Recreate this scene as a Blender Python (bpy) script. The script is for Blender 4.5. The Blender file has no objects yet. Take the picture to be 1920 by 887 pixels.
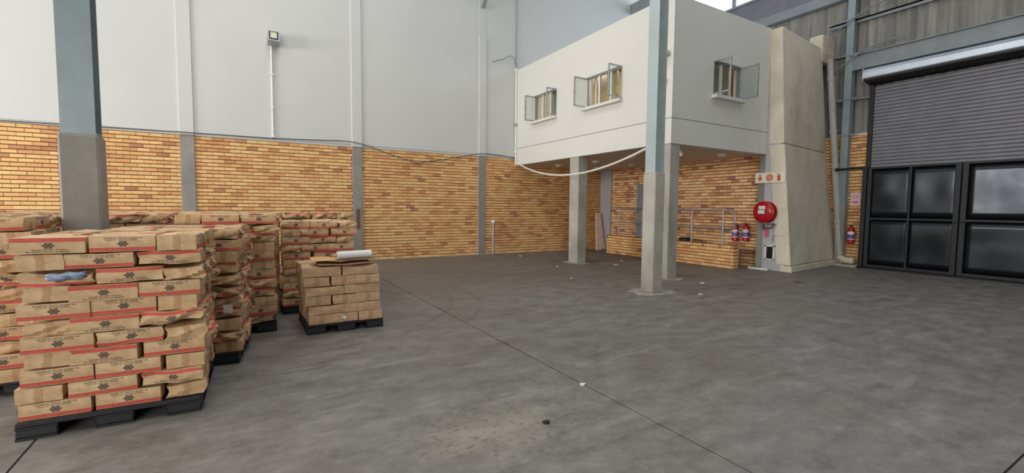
import bpy, bmesh, math, random
from mathutils import Vector, Matrix

random.seed(7)
C = bpy.context.scene.collection
D = bpy.data
PI = math.pi

# ------------------------------------------------------------------ camera, light, exposure
cam_data = D.cameras.new('camera')
cam_data.sensor_fit = 'HORIZONTAL'
cam_data.sensor_width = 36.0
cam_data.lens = 852.5 / 1920 * 36.0
cam_data.clip_start = 0.05
cam = D.objects.new('camera', cam_data)
C.objects.link(cam)
right = Vector((0.8596761743, -0.5107619687, 0.0088930657))
up = Vector((0.0250185408, 0.0594844075, 0.9979156667))
fwd = Vector((0.5102263693, 0.8576618311, -0.0639158471))
m = Matrix.Identity(4)
for i in range(3):
    m[i][0], m[i][1], m[i][2] = right[i], up[i], -fwd[i]
m[2][3] = 1.5
cam.matrix_world = m
sc = bpy.context.scene
sc.camera = cam

w = D.worlds.new('overcast')
sc.world = w
w.use_nodes = True
bg = w.node_tree.nodes['Background']
bg.inputs['Color'].default_value = (0.86, 0.93, 1.0, 1)
bg.inputs['Strength'].default_value = 0.16


def area(name, loc, target, sx, sy, power, col):
    l = D.lights.new(name, 'AREA')
    l.shape = 'RECTANGLE'
    l.size, l.size_y = sx, sy
    l.energy = power
    l.color = col
    o = D.objects.new(name, l)
    C.objects.link(o)
    o.location = loc
    o.rotation_euler = (Vector(target) - Vector(loc)).to_track_quat('-Z', 'Y').to_euler()
    return o


# added fill light, unseen behind and left of the viewer, lifting the box fronts
area('fill_box_fronts', (-7.0, -7.0, 3.2), (0.0, 6.5, 2.0), 9.0, 5.6, 860, (1.0, 0.985, 0.96))
area('fill_gate_reflection', (-14.5, 8.0, 4.0), (8.0, 7.6, 3.4), 6.5, 3.6, 2000, (1.0, 0.985, 0.965))  # added light that reflects in the gate sheets and brightens the office front
# daylight through the translucent strips of the roof
area('daylight_roof_strip', (1.2, 4.4, 11.7), (1.2, 4.4, 0), 2.2, 14.0, 480, (0.97, 0.985, 1.0))
area('daylight_roof_strip', (9.0, 0.5, 11.7), (9.0, 2.0, 0), 2.2, 9.0, 130, (0.96, 0.98, 1.0))
area('daylight_roof_strip', (-5.4, 4.4, 11.7), (-5.4, 4.4, 0), 2.2, 14.0, 480, (1.0, 0.985, 0.95))
# daylight through the high glazing above the right-hand wall
area('daylight_high_glazing', (13.85, 8.6, 8.8), (4.0, 9.2, 6.5), 6.5, 1.2, 95, (0.66, 0.74, 1.0))

sc.view_settings.view_transform = 'Standard'
sc.view_settings.look = 'None'
sc.view_settings.exposure = 0.0
sc.view_settings.gamma = 1.0
sc.view_settings.use_curve_mapping = False


# ------------------------------------------------------------------ node helpers and materials
def lin(c):
    if isinstance(c, str):
        c = [int(c[i:i + 2], 16) / 255 for i in (0, 2, 4)]
    return tuple((x / 12.92 if x <= 0.04045 else ((x + 0.055) / 1.055) ** 2.4) for x in c) + (1.0,)


class NB:
    """small builder for a material's node tree"""

    def __init__(s, name):
        s.m = D.materials.new(name)
        s.m.use_nodes = True
        s.t = s.m.node_tree
        s.b = s.t.nodes['Principled BSDF']

    def put(s, sock, v):
        if isinstance(v, bpy.types.NodeSocket):
            s.t.links.new(v, sock)
        elif isinstance(v, (int, float)) or not hasattr(sock.default_value, '__len__'):
            sock.default_value = v
        else:
            v = tuple(v)
            sock.default_value = v[:len(sock.default_value)]

    def math(s, op, a, b=0.0, clamp=False):
        n = s.t.nodes.new('ShaderNodeMath')
        n.operation = op
        n.use_clamp = clamp
        s.put(n.inputs[0], a)
        s.put(n.inputs[1], b)
        return n.outputs[0]

    def mul(s, a, b): return s.math('MULTIPLY', a, b)
    def add(s, a, b): return s.math('ADD', a, b)
    def gt(s, a, b): return s.math('GREATER_THAN', a, b)
    def lt(s, a, b): return s.math('LESS_THAN', a, b)
    def within(s, a, lo, hi): return s.mul(s.gt(a, lo), s.lt(a, hi))

    def smooth(s, a, lo, hi, t0=0.0, t1=1.0):
        n = s.t.nodes.new('ShaderNodeMapRange')
        n.interpolation_type = 'SMOOTHSTEP'
        s.put(n.inputs['Value'], a)
        for k, v in (('From Min', lo), ('From Max', hi), ('To Min', t0), ('To Max', t1)):
            s.put(n.inputs[k], v)
        return n.outputs['Result']

    def mix(s, f, a, b, mode='MIX'):
        n = s.t.nodes.new('ShaderNodeMix')
        n.data_type = 'RGBA'
        n.blend_type = mode
        s.put(n.inputs[0], f)
        s.put(n.inputs[6], a)
        s.put(n.inputs[7], b)
        return n.outputs[2]

    def ramp(s, f, stops):
        n = s.t.nodes.new('ShaderNodeValToRGB')
        e = n.color_ramp.elements
        e[0].position, e[0].color = stops[0]
        e[1].position, e[1].color = stops[-1]
        for p, c in stops[1:-1]:
            k = e.new(p)
            k.color = c
        s.put(n.inputs[0], f)
        return n.outputs[0]

    def pos(s):
        return s.t.nodes.new('ShaderNodeNewGeometry').outputs['Position']

    def coord(s, k='Object'):
        return s.t.nodes.new('ShaderNodeTexCoord').outputs[k]

    def map(s, v, scale=(1, 1, 1), loc=(0, 0, 0), rot=(0, 0, 0)):
        n = s.t.nodes.new('ShaderNodeMapping')
        s.put(n.inputs['Vector'], v)
        n.inputs['Scale'].default_value = scale
        n.inputs['Location'].default_value = loc
        n.inputs['Rotation'].default_value = rot
        return n.outputs[0]

    def noise(s, v, scale, detail=3.0, rough=0.55):
        n = s.t.nodes.new('ShaderNodeTexNoise')
        s.put(n.inputs['Vector'], v)
        n.inputs['Scale'].default_value = scale
        n.inputs['Detail'].default_value = detail
        n.inputs['Roughness'].default_value = rough
        return n.outputs[0]

    def sep(s, v):
        n = s.t.nodes.new('ShaderNodeSeparateXYZ')
        s.put(n.inputs[0], v)
        return n.outputs

    def rnd(s):
        a = s.t.nodes.new('ShaderNodeObjectInfo').outputs['Random']
        b = s.t.nodes.new('ShaderNodeNewGeometry').outputs['Random Per Island']
        return s.math('FRACT', s.add(s.mul(a, 7.31), s.mul(b, 3.77)))

    def bump(s, h, strength=0.2, dist=0.01):
        n = s.t.nodes.new('ShaderNodeBump')
        n.inputs['Strength'].default_value = strength
        n.inputs['Distance'].default_value = dist
        s.put(n.inputs['Height'], h)
        s.t.links.new(n.outputs[0], s.b.inputs['Normal'])

    def out(s, color=None, rough=None, metal=None):
        if color is not None: s.put(s.b.inputs['Base Color'], color)
        if rough is not None: s.put(s.b.inputs['Roughness'], rough)
        if metal is not None: s.put(s.b.inputs['Metallic'], metal)
        return s.m


def plain(name, col, rough=0.6, metal=0.0, var=0.12, scale=6.0, bump=0.0, stretch=(1, 1, 1)):
    b = NB(name)
    c = lin(col)
    p = b.map(b.pos(), stretch)
    n = b.noise(p, scale, 4.0)
    dark = tuple(x * (1 - var) for x in c[:3]) + (1,)
    lite = tuple(min(1, x * (1 + var)) for x in c[:3]) + (1,)
    colr = b.mix(b.smooth(n, 0.3, 0.7), dark, lite)
    if bump:
        b.bump(b.noise(p, scale * 9, 3.0), bump, 0.004)
    return b.out(colr, rough, metal)


def mat_floor():
    b = NB('worn_concrete_floor')
    p = b.pos()
    n1 = b.noise(p, 0.55, 5.0, 0.6)
    n2 = b.noise(b.map(p, (1, 1.6, 1), rot=(0, 0, 0.5)), 2.6, 6.0, 0.68)
    n3 = b.noise(p, 14.0, 4.0, 0.7)
    sw = b.noise(b.map(p, (0.5, 3.2, 1), rot=(0, 0, -0.75)), 1.6, 5.0, 0.62)
    c = b.ramp(n2, [(0.28, lin('5a5651')), (0.45, lin('706c66')), (0.58, lin('7c7872')), (0.75, lin('918d84'))])
    c = b.mix(b.smooth(n1, 0.42, 0.68, 0.0, 0.5), c, lin('665d54'))
    c = b.mix(b.smooth(sw, 0.56, 0.74, 0.0, 0.4), c, lin('9b9993'))
    c = b.mix(b.smooth(sw, 0.44, 0.28, 0.0, 0.45), c, lin('4f4a46'))
    c = b.mix(b.smooth(n3, 0.45, 0.75, 0.0, 0.22), c, lin('a09d96'))
    # brown bloom far off towards the brick wall
    x, y, z = b.sep(p)[0:3]
    c = b.mix(b.mul(b.smooth(y, 5.5, 9.5, 0.0, 0.5), b.smooth(x, 9.5, 4.0)), c, lin('655a50'))
    # pale dusty patch with dark drips
    dx = b.math('SUBTRACT', x, 1.45)
    dy = b.math('SUBTRACT', y, 2.62)
    d = b.math('SQRT', b.add(b.mul(dx, dx), b.mul(b.mul(dy, dy), 2.8)))
    patch = b.mul(b.smooth(b.add(d, b.mul(b.noise(p, 4.5, 5.0, 0.7), 0.9)), 1.15, 0.4), 0.4)
    c = b.mix(patch, c, lin('a7a18c'))
    dn = b.noise(b.map(p, (1, 1.5, 1), rot=(0, 0, 0.5)), 17.0, 2.5, 0.6)
    drip = b.mul(b.smooth(dn, 0.56, 0.64), b.smooth(b.add(d, b.mul(n1, 0.8)), 1.5, 0.7))
    c = b.mix(b.mul(drip, 0.45), c, lin('47443f'))
    # tyre scuffs: thin dark curved rings
    for cx, cy, r, wd in ((0.2, 7.8, 2.9, 0.05), (0.3, 7.6, 3.15, 0.05), (5.6, 1.2, 3.4, 0.06), (7.2, 8.4, 3.3, 0.05)):
        ex, ey = b.math('SUBTRACT', x, cx), b.math('SUBTRACT', y, cy)
        r_ = b.math('SQRT', b.add(b.mul(ex, ex), b.mul(ey, ey)))
        k = b.smooth(b.math('ABSOLUTE', b.math('SUBTRACT', r_, r)), wd, 0.0)
        c = b.mix(b.mul(b.mul(k, 0.3), b.smooth(n1, 0.4, 0.6)), c, lin('46423e'))
    b.bump(b.add(n3, n2), 0.12, 0.006)
    return b.out(c, b.smooth(n2, 0.3, 0.7, 0.5, 0.72))


def mat_brick(name, stops):
    b = NB(name)
    r = b.rnd()
    c = b.ramp(r, stops)
    p = b.pos()
    g = b.noise(b.map(p, (1, 1, 2.2)), 9.0, 4.0, 0.6)
    c = b.mix(b.smooth(g, 0.55, 0.75, 0.0, 0.4), c, lin('b87c50'))
    c = b.mix(b.smooth(g, 0.42, 0.25, 0.0, 0.35), c, lin('f0c98c'))
    big = b.noise(p, 0.8, 2.0)
    c = b.mix(b.smooth(big, 0.5, 0.72, 0.0, 0.25), c, lin('c98a56'))
    b.bump(b.noise(p, 60, 3.0), 0.25, 0.003)
    return b.out(c, 0.85)


def mat_cladding():
    b = NB('weathered_cladding')
    p = b.pos()
    n = b.noise(b.map(p, (1, 2.4, 0.22)), 2.3, 5.0, 0.65)
    c = b.ramp(n, [(0.28, lin('6c6a66')), (0.48, lin('83817b')), (0.6, lin('918f88')), (0.76, lin('a8a598'))])
    b.bump(b.noise(p, 20, 3), 0.1, 0.004)
    return b.out(c, 0.65)


def mat_concrete(name, a, c_, d):
    b = NB(name)
    p = b.pos()
    n = b.noise(b.map(p, (1, 1, 0.7)), 1.7, 6.0, 0.65)
    f = b.noise(p, 22.0, 4.0, 0.6)
    c = b.ramp(n, [(0.28, lin(a)), (0.5, lin(c_)), (0.72, lin(d))])
    c = b.mix(b.smooth(f, 0.35, 0.7, 0.0, 0.25), c, lin(a))
    # formwork lifts
    z = b.sep(p)[2]
    k = b.math('FRACT', b.mul(b.add(z, b.mul(n, 0.02)), 1.55))
    c = b.mix(b.mul(b.lt(k, 0.012), 0.1), c, lin('5e5a53'))
    b.bump(f, 0.3, 0.006)
    return b.out(c, 0.82)


def mat_plaster(name, col, streak='9aa0ac'):
    b = NB(name)
    p = b.pos()
    n = b.noise(p, 0.35, 4.0)
    c0 = lin(col)
    c = b.mix(b.smooth(n, 0.35, 0.7, 0.0, 1.0), tuple(x * 0.95 for x in c0[:3]) + (1,), c0)
    s = b.noise(b.map(p, (2.2, 2.2, 0.14)), 1.1, 4.0)
    c = b.mix(b.smooth(s, 0.62, 0.8, 0.0, 0.14), c, lin(streak))
    b.bump(b.noise(p, 34, 4.0), 0.12, 0.004)
    return b.out(c, 0.7)


def mat_box(name, base, printed=True, dark='a5814f'):
    """cardboard; the long sides carry a red band, two lines of lettering and a dark emblem"""
    b = NB(name)
    uv = b.t.nodes.new('ShaderNodeUVMap').outputs[0]
    u, v = b.sep(uv)[0:2]
    r = b.rnd()
    oc = b.coord('Object')
    n = b.noise(b.map(oc, (9, 9, 16)), 1.0, 4.0, 0.6)
    c = b.mix(b.smooth(n, 0.3, 0.72), lin(base), lin(dark))
    c = b.mix(b.mul(r, 0.45), c, lin(dark))
    end = b.within(u, 1.5, 3.5)
    c = b.mix(b.mul(b.mul(end, b.within(u, 2.40, 2.60)), 0.42), c, lin('99693a'))
    top = b.gt(u, 3.5)
    c = b.mix(b.mul(b.mul(top, b.within(v, 0.47, 0.53)), 0.55), c, lin('b48a55'))
    if printed:
        side = b.lt(u, 1.5)
        wob = b.mul(b.math('SUBTRACT', b.noise(b.map(oc, (14, 14, 14)), 1.0, 2.0), 0.5), 0.03)
        vv = b.add(v, wob)
        band = b.mul(side, b.within(vv, 0.03, 0.27))
        white = b.mul(b.within(vv, 0.12, 0.165), b.gt(b.noise(b.map(uv, (60, 1, 1)), 1.0, 1.0), 0.52))
        red = b.mix(b.mul(white, 0.35), lin('c6453d'), lin('e8a898'))
        c = b.mix(b.mul(band, 0.93), c, red)
        ln1 = b.mul(b.within(vv, 0.84, 0.92), b.within(u, 0.2, 0.80))
        ln2 = b.mul(b.within(vv, 0.73, 0.79), b.within(u, 0.24, 0.72))
        words = b.gt(b.noise(b.map(uv, (75, 3, 1)), 1.0, 1.0), 0.42)
        c = b.mix(b.mul(b.mul(b.mul(side, b.add(ln1, ln2)), words), 0.72), c, lin('3f362f'))
        ex = b.mul(b.math('SUBTRACT', u, 0.5), 2.45)
        ey = b.math('SUBTRACT', vv, 0.51)
        ang = b.math('ARCTAN2', ey, ex)
        rad = b.math('SQRT', b.add(b.mul(ex, ex), b.mul(ey, ey)))
        lobes = b.add(0.19, b.mul(b.math('COSINE', b.mul(ang, 6.0)), 0.03))
        emb = b.lt(rad, lobes)
        ring = b.within(rad, 0.085, 0.1)
        c = b.mix(b.mul(b.mul(side, b.mul(emb, b.math('SUBTRACT', 1.0, b.mul(ring, 0.6)))), 0.85), c, lin('35302e'))
    b.bump(b.noise(b.map(oc, (30, 30, 30)), 1.0, 4.0), 0.25, 0.006)
    return b.out(c, 0.75)


M = {}
M['floor'] = mat_floor()
BR1 = [(0.0, lin('f2c888')), (0.4, lin('ecbc7e')), (0.7, lin('e5ae73')), (0.9, lin('da9f69')), (0.97, lin('c88c60')), (1.0, lin('b07a5c'))]
BR2 = [(0.0, lin('f2cc98')), (0.35, lin('eabd88')), (0.6, lin('deaa78')), (0.8, lin('d0966c')), (0.94, lin('b57c60')), (1.0, lin('97705e'))]
M['brick'] = mat_brick('buff_face_brick', BR1)
M['brick_red'] = mat_brick('mixed_face_brick', BR2)
M['mortar'] = plain('dark_mortar', '6a4a2e', 0.95, var=0.2, scale=8)
M['plaster'] = mat_plaster('painted_plaster', 'd2d2cd')
M['plaster_warm'] = mat_plaster('painted_office_plaster', 'dcdad2')
M['pier_paint'] = mat_plaster('painted_pier', 'bcbcc0')
M['corner_grey'] = mat_plaster('grey_plaster', 'a9a4a8')
M['soffit'] = mat_plaster('soffit_plaster', 'd8c8b8')
M['concrete'] = mat_concrete('cast_concrete', '8f8a7f', 'aaa59a', 'bdb9ae')
M['concrete_dark'] = mat_concrete('grey_cast_concrete', '7f7b74', '918d85', 'a29e95')
M['fin'] = mat_concrete('shuttered_concrete', 'c4baa4', 'ded4be', 'ece2cc')
M['teal'] = plain('blue_grey_steel_paint', '8a989b', 0.38, var=0.07, scale=3)
M['teal_lit'] = plain('blue_grey_paint_lit', 'a5b1b0', 0.28, var=0.06, scale=3)  # lit copy of the column paint, its brightness put into the colour
M['beam'] = plain('grey_beam_paint', '82888b', 0.5, var=0.08, scale=3)
M['galv'] = plain('galvanised_steel', 'a9abb0', 0.42, 0.55, var=0.1, scale=10)
M['white_paint'] = plain('white_paint', 'e4e4e2', 0.5, var=0.04)
M['black'] = plain('black_plastic', '1d1e20', 0.55, var=0.25, scale=8, bump=0.1)
M['black_steel'] = plain('black_steel_frame', '0d0e11', 0.55, var=0.2, scale=4)
M['slat'] = plain('grey_shutter_paint', '77767c', 0.5, 0.1, var=0.08, scale=3)
M['hood'] = plain('bright_sheet_metal', 'c9d2da', 0.35, 0.45, var=0.05, scale=3)
M['dark'] = plain('dark_void', '1b1917', 0.9)
M['cladding'] = mat_cladding()
M['pvc'] = plain('pale_grey_pipe', 'b9b7b1', 0.5, var=0.1, scale=2)
M['cream'] = plain('cream_pipe', 'd8d2bb', 0.5, var=0.08)
M['red'] = plain('red_enamel', 'b3121d', 0.25, var=0.08)
M['red_dark'] = plain('dark_red_hose', '6e1a20', 0.5, var=0.1)
M['label_white'] = plain('white_label', 'e6e4e6', 0.5, var=0.05)
M['label_blue'] = plain('blue_label', '5a5fa8', 0.5, var=0.15, scale=30)
M['label_pink'] = plain('pink_notice', 'eccfd4', 0.6, var=0.04)
M['label_rose'] = plain('rose_print', 'd0607a', 0.6, var=0.1)
M['sign_base'] = plain('cream_sign_sheet', 'e9e8d4', 0.5, var=0.03)
M['sign_red'] = plain('red_sign_print', 'd9503f', 0.5, var=0.06)
M['rubber'] = plain('black_rubber', '141414', 0.6)
M['plank'] = plain('pale_pine', 'f0d8bd', 0.7, var=0.12, scale=3, stretch=(6, 6, 0.6))
M['cable_white'] = plain('white_cable', 'e2ddd2', 0.5, var=0.05)
M['cable_black'] = plain('dark_cable', '4c4846', 0.6, var=0.1)
M['wood'] = plain('brown_wood', '8b5f36', 0.6, var=0.2, scale=3, stretch=(4, 4, 0.6))
M['room'] = plain('room_paint', 'd8c9a4', 0.8, var=0.05)
M['curtain'] = plain('beige_blind', 'b9a680', 0.8, var=0.08)
M['blind_grey'] = plain('grey_blind', '9c9a8f', 0.8, var=0.08)
M['box'] = mat_box('printed_cardboard', 'dfbd93', True, 'bf9c71')
M['box_plain'] = mat_box('plain_cardboard', 'cfab86', False, 'b5936f')
M['sheet'] = plain('torn_cardboard', 'cda36c', 0.8, var=0.12, scale=7)
M['sheet_edge'] = plain('cut_cardboard', '8b6d4b', 0.85, var=0.15, scale=7)
M['film'] = plain('white_film', 'eceae6', 0.3, var=0.03)
M['paper'] = plain('white_paper', 'dedbd4', 0.8, var=0.05)
M['bluebag'] = plain('blue_grey_plastic', '8795ad', 0.4, var=0.35, scale=22)
M['rust'] = plain('rust_brown_opening', '7a4f3c', 0.8, var=0.2, scale=8)
M['yellow'] = plain('yellow_cloth', 'b99a3c', 0.8, var=0.2)
M['smear'] = plain('pale_mortar_smear', '9d9890', 0.9, var=0.2, scale=9)
M['joint'] = plain('dark_joint_filler', '443b32', 0.9, var=0.2)
b = NB('window_glass')
b.b.inputs['Transmission Weight'].default_value = 1.0
b.b.inputs['IOR'].default_value = 1.1
M['glass'] = b.out(lin('eef2ef'), 0.02)
b = NB('glass_painted_reflection')
b.b.inputs['Transmission Weight'].default_value = 0.08
b.b.inputs['IOR'].default_value = 1.15
M['glass_pale'] = b.out(lin('f0f4ec'), 0.25)  # pale base paints in the reflection seen on the left-hand sashes
b = NB('sky_glazing')
b.put(b.b.inputs['Emission Color'], (0.88, 0.97, 1.0, 1))
b.b.inputs['Emission Strength'].default_value = 1.25
M['glazing'] = b.out(lin('e8f4ff'), 0.3)
b = NB('black_gloss_sheet')
p_ = b.pos()
b.bump(b.noise(b.map(p_, (1, 0.8, 1.3)), 1.1, 0.0), 0.3, 0.12)
b.b.inputs['IOR'].default_value = 1.42
b.put(b.b.inputs['Specular Tint'], (0.84, 0.9, 1.0, 1))
M['gate_sheet'] = b.out(lin('0f1115'), b.smooth(b.noise(p_, 3.0, 3.0), 0.3, 0.7, 0.22, 0.27))
b = NB('recess_lamp_glass')
M['lamp_glass'] = b.out(lin('d6d2c6'), 0.3)


# ------------------------------------------------------------------ geometry helpers
class G:
    def __init__(s):
        s.bm = bmesh.new()

    def _face(s, vs, mi=0):
        f = s.bm.faces.new(vs)
        f.material_index = mi
        return f

    def hexa(s, p, mi=0):
        """8 corners: bottom ring 0-3 then top ring 4-7"""
        v = [s.bm.verts.new(q) for q in p]
        for q in ((3, 2, 1, 0), (4, 5, 6, 7), (0, 1, 5, 4), (1, 2, 6, 5), (2, 3, 7, 6), (3, 0, 4, 7)):
            s._face([v[i] for i in q], mi)
        return s

    def box(s, x0, x1, y0, y1, z0, z1, mi=0):
        return s.hexa([(x0, y0, z0), (x1, y0, z0), (x1, y1, z0), (x0, y1, z0), (x0, y0, z1), (x1, y0, z1), (x1, y1, z1), (x0, y1, z1)], mi)

    def ring(s, c, d, r, n, ref=None):
        d = Vector(d).normalized()
        a = Vector(ref) if ref else (Vector((0, 0, 1)) if abs(d.z) < 0.9 else Vector((1, 0, 0)))
        x = d.cross(a).normalized()
        y = d.cross(x)
        return [s.bm.verts.new(Vector(c) + (x * math.cos(t) + y * math.sin(t)) * r) for t in [2 * PI * k / n for k in range(n)]]

    def loft(s, rings, mi=0, cap=True):
        for a, b_ in zip(rings, rings[1:]):
            n = len(a)
            for k in range(n):
                s._face([a[k], a[(k + 1) % n], b_[(k + 1) % n], b_[k]], mi)
        if cap:
            s._face(rings[0][::-1], mi)
            s._face(rings[-1], mi)
        return s

    def tube(s, pts, r, n=10, mi=0):
        pts = [Vector(p) for p in pts]
        rings = []
        for i, p in enumerate(pts):
            d = (pts[min(i + 1, len(pts) - 1)] - pts[max(i - 1, 0)])
            rings.append(s.ring(p, d, r if isinstance(r, (int, float)) else r[i], n))
        return s.loft(rings, mi)

    def lathe(s, c, axis, prof, n=20, mi=0):
        """prof: (distance along axis, radius)"""
        axis = Vector(axis).normalized()
        return s.loft([s.ring(Vector(c) + axis * h, axis, max(r, 1e-4), n) for h, r in prof], mi)

    def prism(s, poly, ext, mi=0):
        a = [s.bm.verts.new(p) for p in poly]
        e = Vector(ext)
        b_ = [s.bm.verts.new(Vector(p) + e) for p in poly]
        return s.loft([a, b_], mi)

    def build(s, name, mats, parent=None, bevel=0.0, smooth=False, loc=None):
        bmesh.ops.recalc_face_normals(s.bm, faces=s.bm.faces)
        if bevel:
            bmesh.ops.bevel(s.bm, geom=list(s.bm.edges), offset=bevel, segments=1, affect='EDGES', clamp_overlap=True)
        off = Vector(loc) if loc is not None else Vector((0, 0, 0))
        if parent is not None:
            q = parent
            while q is not None:
                off = off + q.location
                q = q.parent
        if off.length > 0:
            bmesh.ops.translate(s.bm, verts=s.bm.verts, vec=-off)
        me = D.meshes.new(name)
        s.bm.to_mesh(me)
        s.bm.free()
        for k in (mats if isinstance(mats, (list, tuple)) else [mats]):
            me.materials.append(M[k])
        if smooth:
            me.polygons.foreach_set('use_smooth', [True] * len(me.polygons))
            me.set_sharp_from_angle(angle=math.radians(40))
        o = D.objects.new(name, me)
        C.objects.link(o)
        if parent is not None:
            o.parent = parent
        if loc is not None:
            o.location = loc
        return o


def tag(o, label, cat, group=None, kind=None):
    o['label'] = label
    o['category'] = cat
    if group: o['group'] = group
    if kind: o['kind'] = kind
    return o


def thing(name, label, cat, loc, group=None):
    o = D.objects.new(name, None)
    o.empty_display_size = 0.1
    C.objects.link(o)
    o.location = loc
    return tag(o, label, cat, group)


def struct(o):
    o['kind'] = 'structure'
    return o


def dup(o, parent=None):
    c = o.copy()
    C.objects.link(c)
    if parent is not None:
        c.parent = parent
    for ch in o.children:
        dup(ch, c)
    return c


# ------------------------------------------------------------------ floor
floor = struct(G().box(-16, 16, -8, 13.2, -0.3, -0.012).build('floor', 'joint'))
XB, YB = [-16, -1.16, 2.47, 16], [-8, 0.716, 5.45, 8.83, 13.2]
for i in range(3):
    for j in range(4):
        G().box(XB[i] + 0.007, XB[i + 1] - 0.007, YB[j] + 0.006, YB[j + 1] - 0.006, -0.1, 0.0).build('slab', 'floor', floor)


def blob(cx, cy, rx, ry, z, th, n=22, jag=0.25, seed=0):
    rr = random.Random(seed)
    poly = []
    for k in range(n):
        a = 2 * PI * k / n
        q = 1 + rr.uniform(-jag, jag)
        poly.append((cx + rx * q * math.cos(a), cy + ry * q * math.sin(a), z))
    return G().prism(poly, (0, 0, th))


# ------------------------------------------------------------------ brickwork
BL, BH, PX, PZ = 0.2265, 0.0675, 0.232, 0.0856     # brick face and pitch
RIGHT = right; UP = up; FWD = fwd; EYE = Vector((0, 0, 1.5))


def size_in_view(p):
    d = Vector(p) - EYE
    dz = d.dot(FWD)
    if dz < 0.5:
        return 0.0
    px, py = 960 + 852.5 * d.dot(RIGHT) / dz, 443.5 - 852.5 * d.dot(UP) / dz
    if not (-15 < px < 1935 and -10 < py < 897):
        return 0.0
    return 1.0 / dz


brick_mesh = {}


def get_brick(mat):
    if mat not in brick_mesh:
        g = G()
        g.box(-BL / 2, BL / 2, 0.0, 0.06, 0.0, BH)
        bmesh.ops.bevel(g.bm, geom=[e for e in g.bm.edges if all(v.co.y < 0.001 for v in e.verts)], offset=0.004, segments=1, affect='EDGES')
        o = g.build('brick', mat)
        brick_mesh[mat] = o.data
        D.objects.remove(o)
    return brick_mesh[mat]


def brickwork(parent, mat, run0, run1, courses, place, rotz, blocked=lambda s, z: False, hidden=lambda s, z: False, limit=300, z0=0.006):
    """run along s; place(s, z) -> world point of the brick's face centre at its foot"""
    cells = []
    for c in range(courses):
        z = z0 + c * PZ
        s = run0 - (0.0 if c % 2 == 0 else PX / 2)
        while s < run1:
            a, b_ = max(s + 0.005, run0), min(s + 0.005 + BL, run1)
            s += PX
            # cut the brick where a pier interrupts the wall
            segs = [(a, b_)]
            for lo, hi in blocked:
                nxt = []
                for p, q in segs:
                    if q <= lo or p >= hi: nxt.append((p, q))
                    else:
                        if p < lo: nxt.append((p, lo))
                        if q > hi: nxt.append((hi, q))
                segs = nxt
            for p, q in segs:
                if q - p > 0.03:
                    cells.append(((p + q) / 2, z, q - p))
    rate = []
    for s, z, L in cells:
        k = 0.0 if hidden(s, z) else size_in_view(place(s, z)) * L / BL
        rate.append(k)
    order = sorted(range(len(cells)), key=lambda i: -rate[i])
    single = set(i for i in order[:limit] if rate[i] > 0)
    me = get_brick(mat)
    g = G()
    base = parent.matrix_world.translation
    cr, sr = math.cos(rotz), math.sin(rotz)
    for i, (s, z, L) in enumerate(cells):
        p = Vector(place(s, z))
        dep = random.uniform(-0.003, 0.003)
        n = Vector((sr, -cr, 0))                      # outward normal of the face
        p = p + n * dep
        if i in single:
            o = D.objects.new('brick', me)
            C.objects.link(o)
            o.parent = parent
            o.location = p
            o.rotation_euler = (0, random.uniform(-0.004, 0.004), rotz)
            o.scale = (L / BL, 1, 1)
        else:
            h = L / 2
            q = []
            for zz in (0, BH):
                for (lx, ly) in ((-h, 0), (h, 0), (h, 0.05), (-h, 0.05)):
                    q.append((p.x + lx * cr - ly * sr, p.y + lx * sr + ly * cr, z + zz))
            g.hexa(q)
    if len(single) < len(cells):
        o = g.build('brick_courses', mat, parent)
        o['kind'] = 'stuff'
    else:
        g.bm.free()


# left wall: buff bricks below, painted plaster above, concrete piers
WY = 12.85
ZB = 3.075
wl = struct(G().box(-9, 14.3, WY + 0.012, WY + 0.35, 0, ZB).build('wall_left', 'mortar'))
piers = [(-4.93, -4.66), (-1.165, -0.89), (2.60, 2.865), (6.395, 6.64)]
brickwork(wl, 'brick', -6.0, 11.55, 36, lambda s, z: (s, WY, z), 0.0, piers,
          hidden=lambda s, z: (s < 0.6 and z < 1.45) or (s < 1.6 and z < 1.0))
g = G()
g.box(-9, 14.3, WY - 0.02, WY + 0.35, 3.145, 12.0)
g.build('plaster_panel', 'plaster', wl)
G().box(-9, 14.3, WY + 0.0, WY + 0.34, ZB + 0.006, 3.145).build('ledge_course', 'plaster', wl)
for i, (a, b_) in enumerate(piers):
    G().box(a, b_, WY - 0.03, WY + 0.3, 0, 3.09).build('concrete_pier', 'concrete_dark', wl, 0.006)
    top = 6.73 if i == 3 else 11.9
    G().box(a, b_, WY - 0.055, WY + 0.1, 3.09, top).build('painted_pier', 'plaster', wl, 0.006)
G().box(6.41, 6.62, WY - 0.03, WY + 0.1, 6.73, 11.9).build('painted_pier', 'plaster', wl)
G().box(2.69, 2.79, WY - 0.034, WY, 0.87, 1.42).build('rust_slot', 'rust', wl)
# kerb of mortar along the foot of the wall
G().box(2.9, 11.2, WY - 0.05, WY + 0.02, -0.01, 0.012).build('mortar_fillet', 'smear', wl)

# back wall under the office
BX = 11.5
wb = struct(G().box(BX + 0.012, BX + 0.3, 6.6, WY + 0.1, 0, 2.95).build('wall_back', 'mortar'))
brickwork(wb, 'brick_red', 6.74, 12.3, 34, lambda s, z: (BX, s, z), -PI / 2, [(10.72, 10.98)] and [],
          hidden=lambda s, z: z < 0.5 and s > 7.0)
tr = struct(G().box(BX - 0.06, BX + 0.1, 12.3, WY, 0, 2.9).build('trim_1', 'corner_grey'))

# ------------------------------------------------------------------ right wall: brick dado, cladding, girts
RX = 14.1
wr = struct(G().box(RX + 0.012, RX + 0.3, 5.46, 6.9, 0, 3.5).build('wall_right', 'mortar'))
brickwork(wr, 'brick', 5.47, 6.62, 41, lambda s, z: (RX, s, z), -PI / 2, [])
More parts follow.
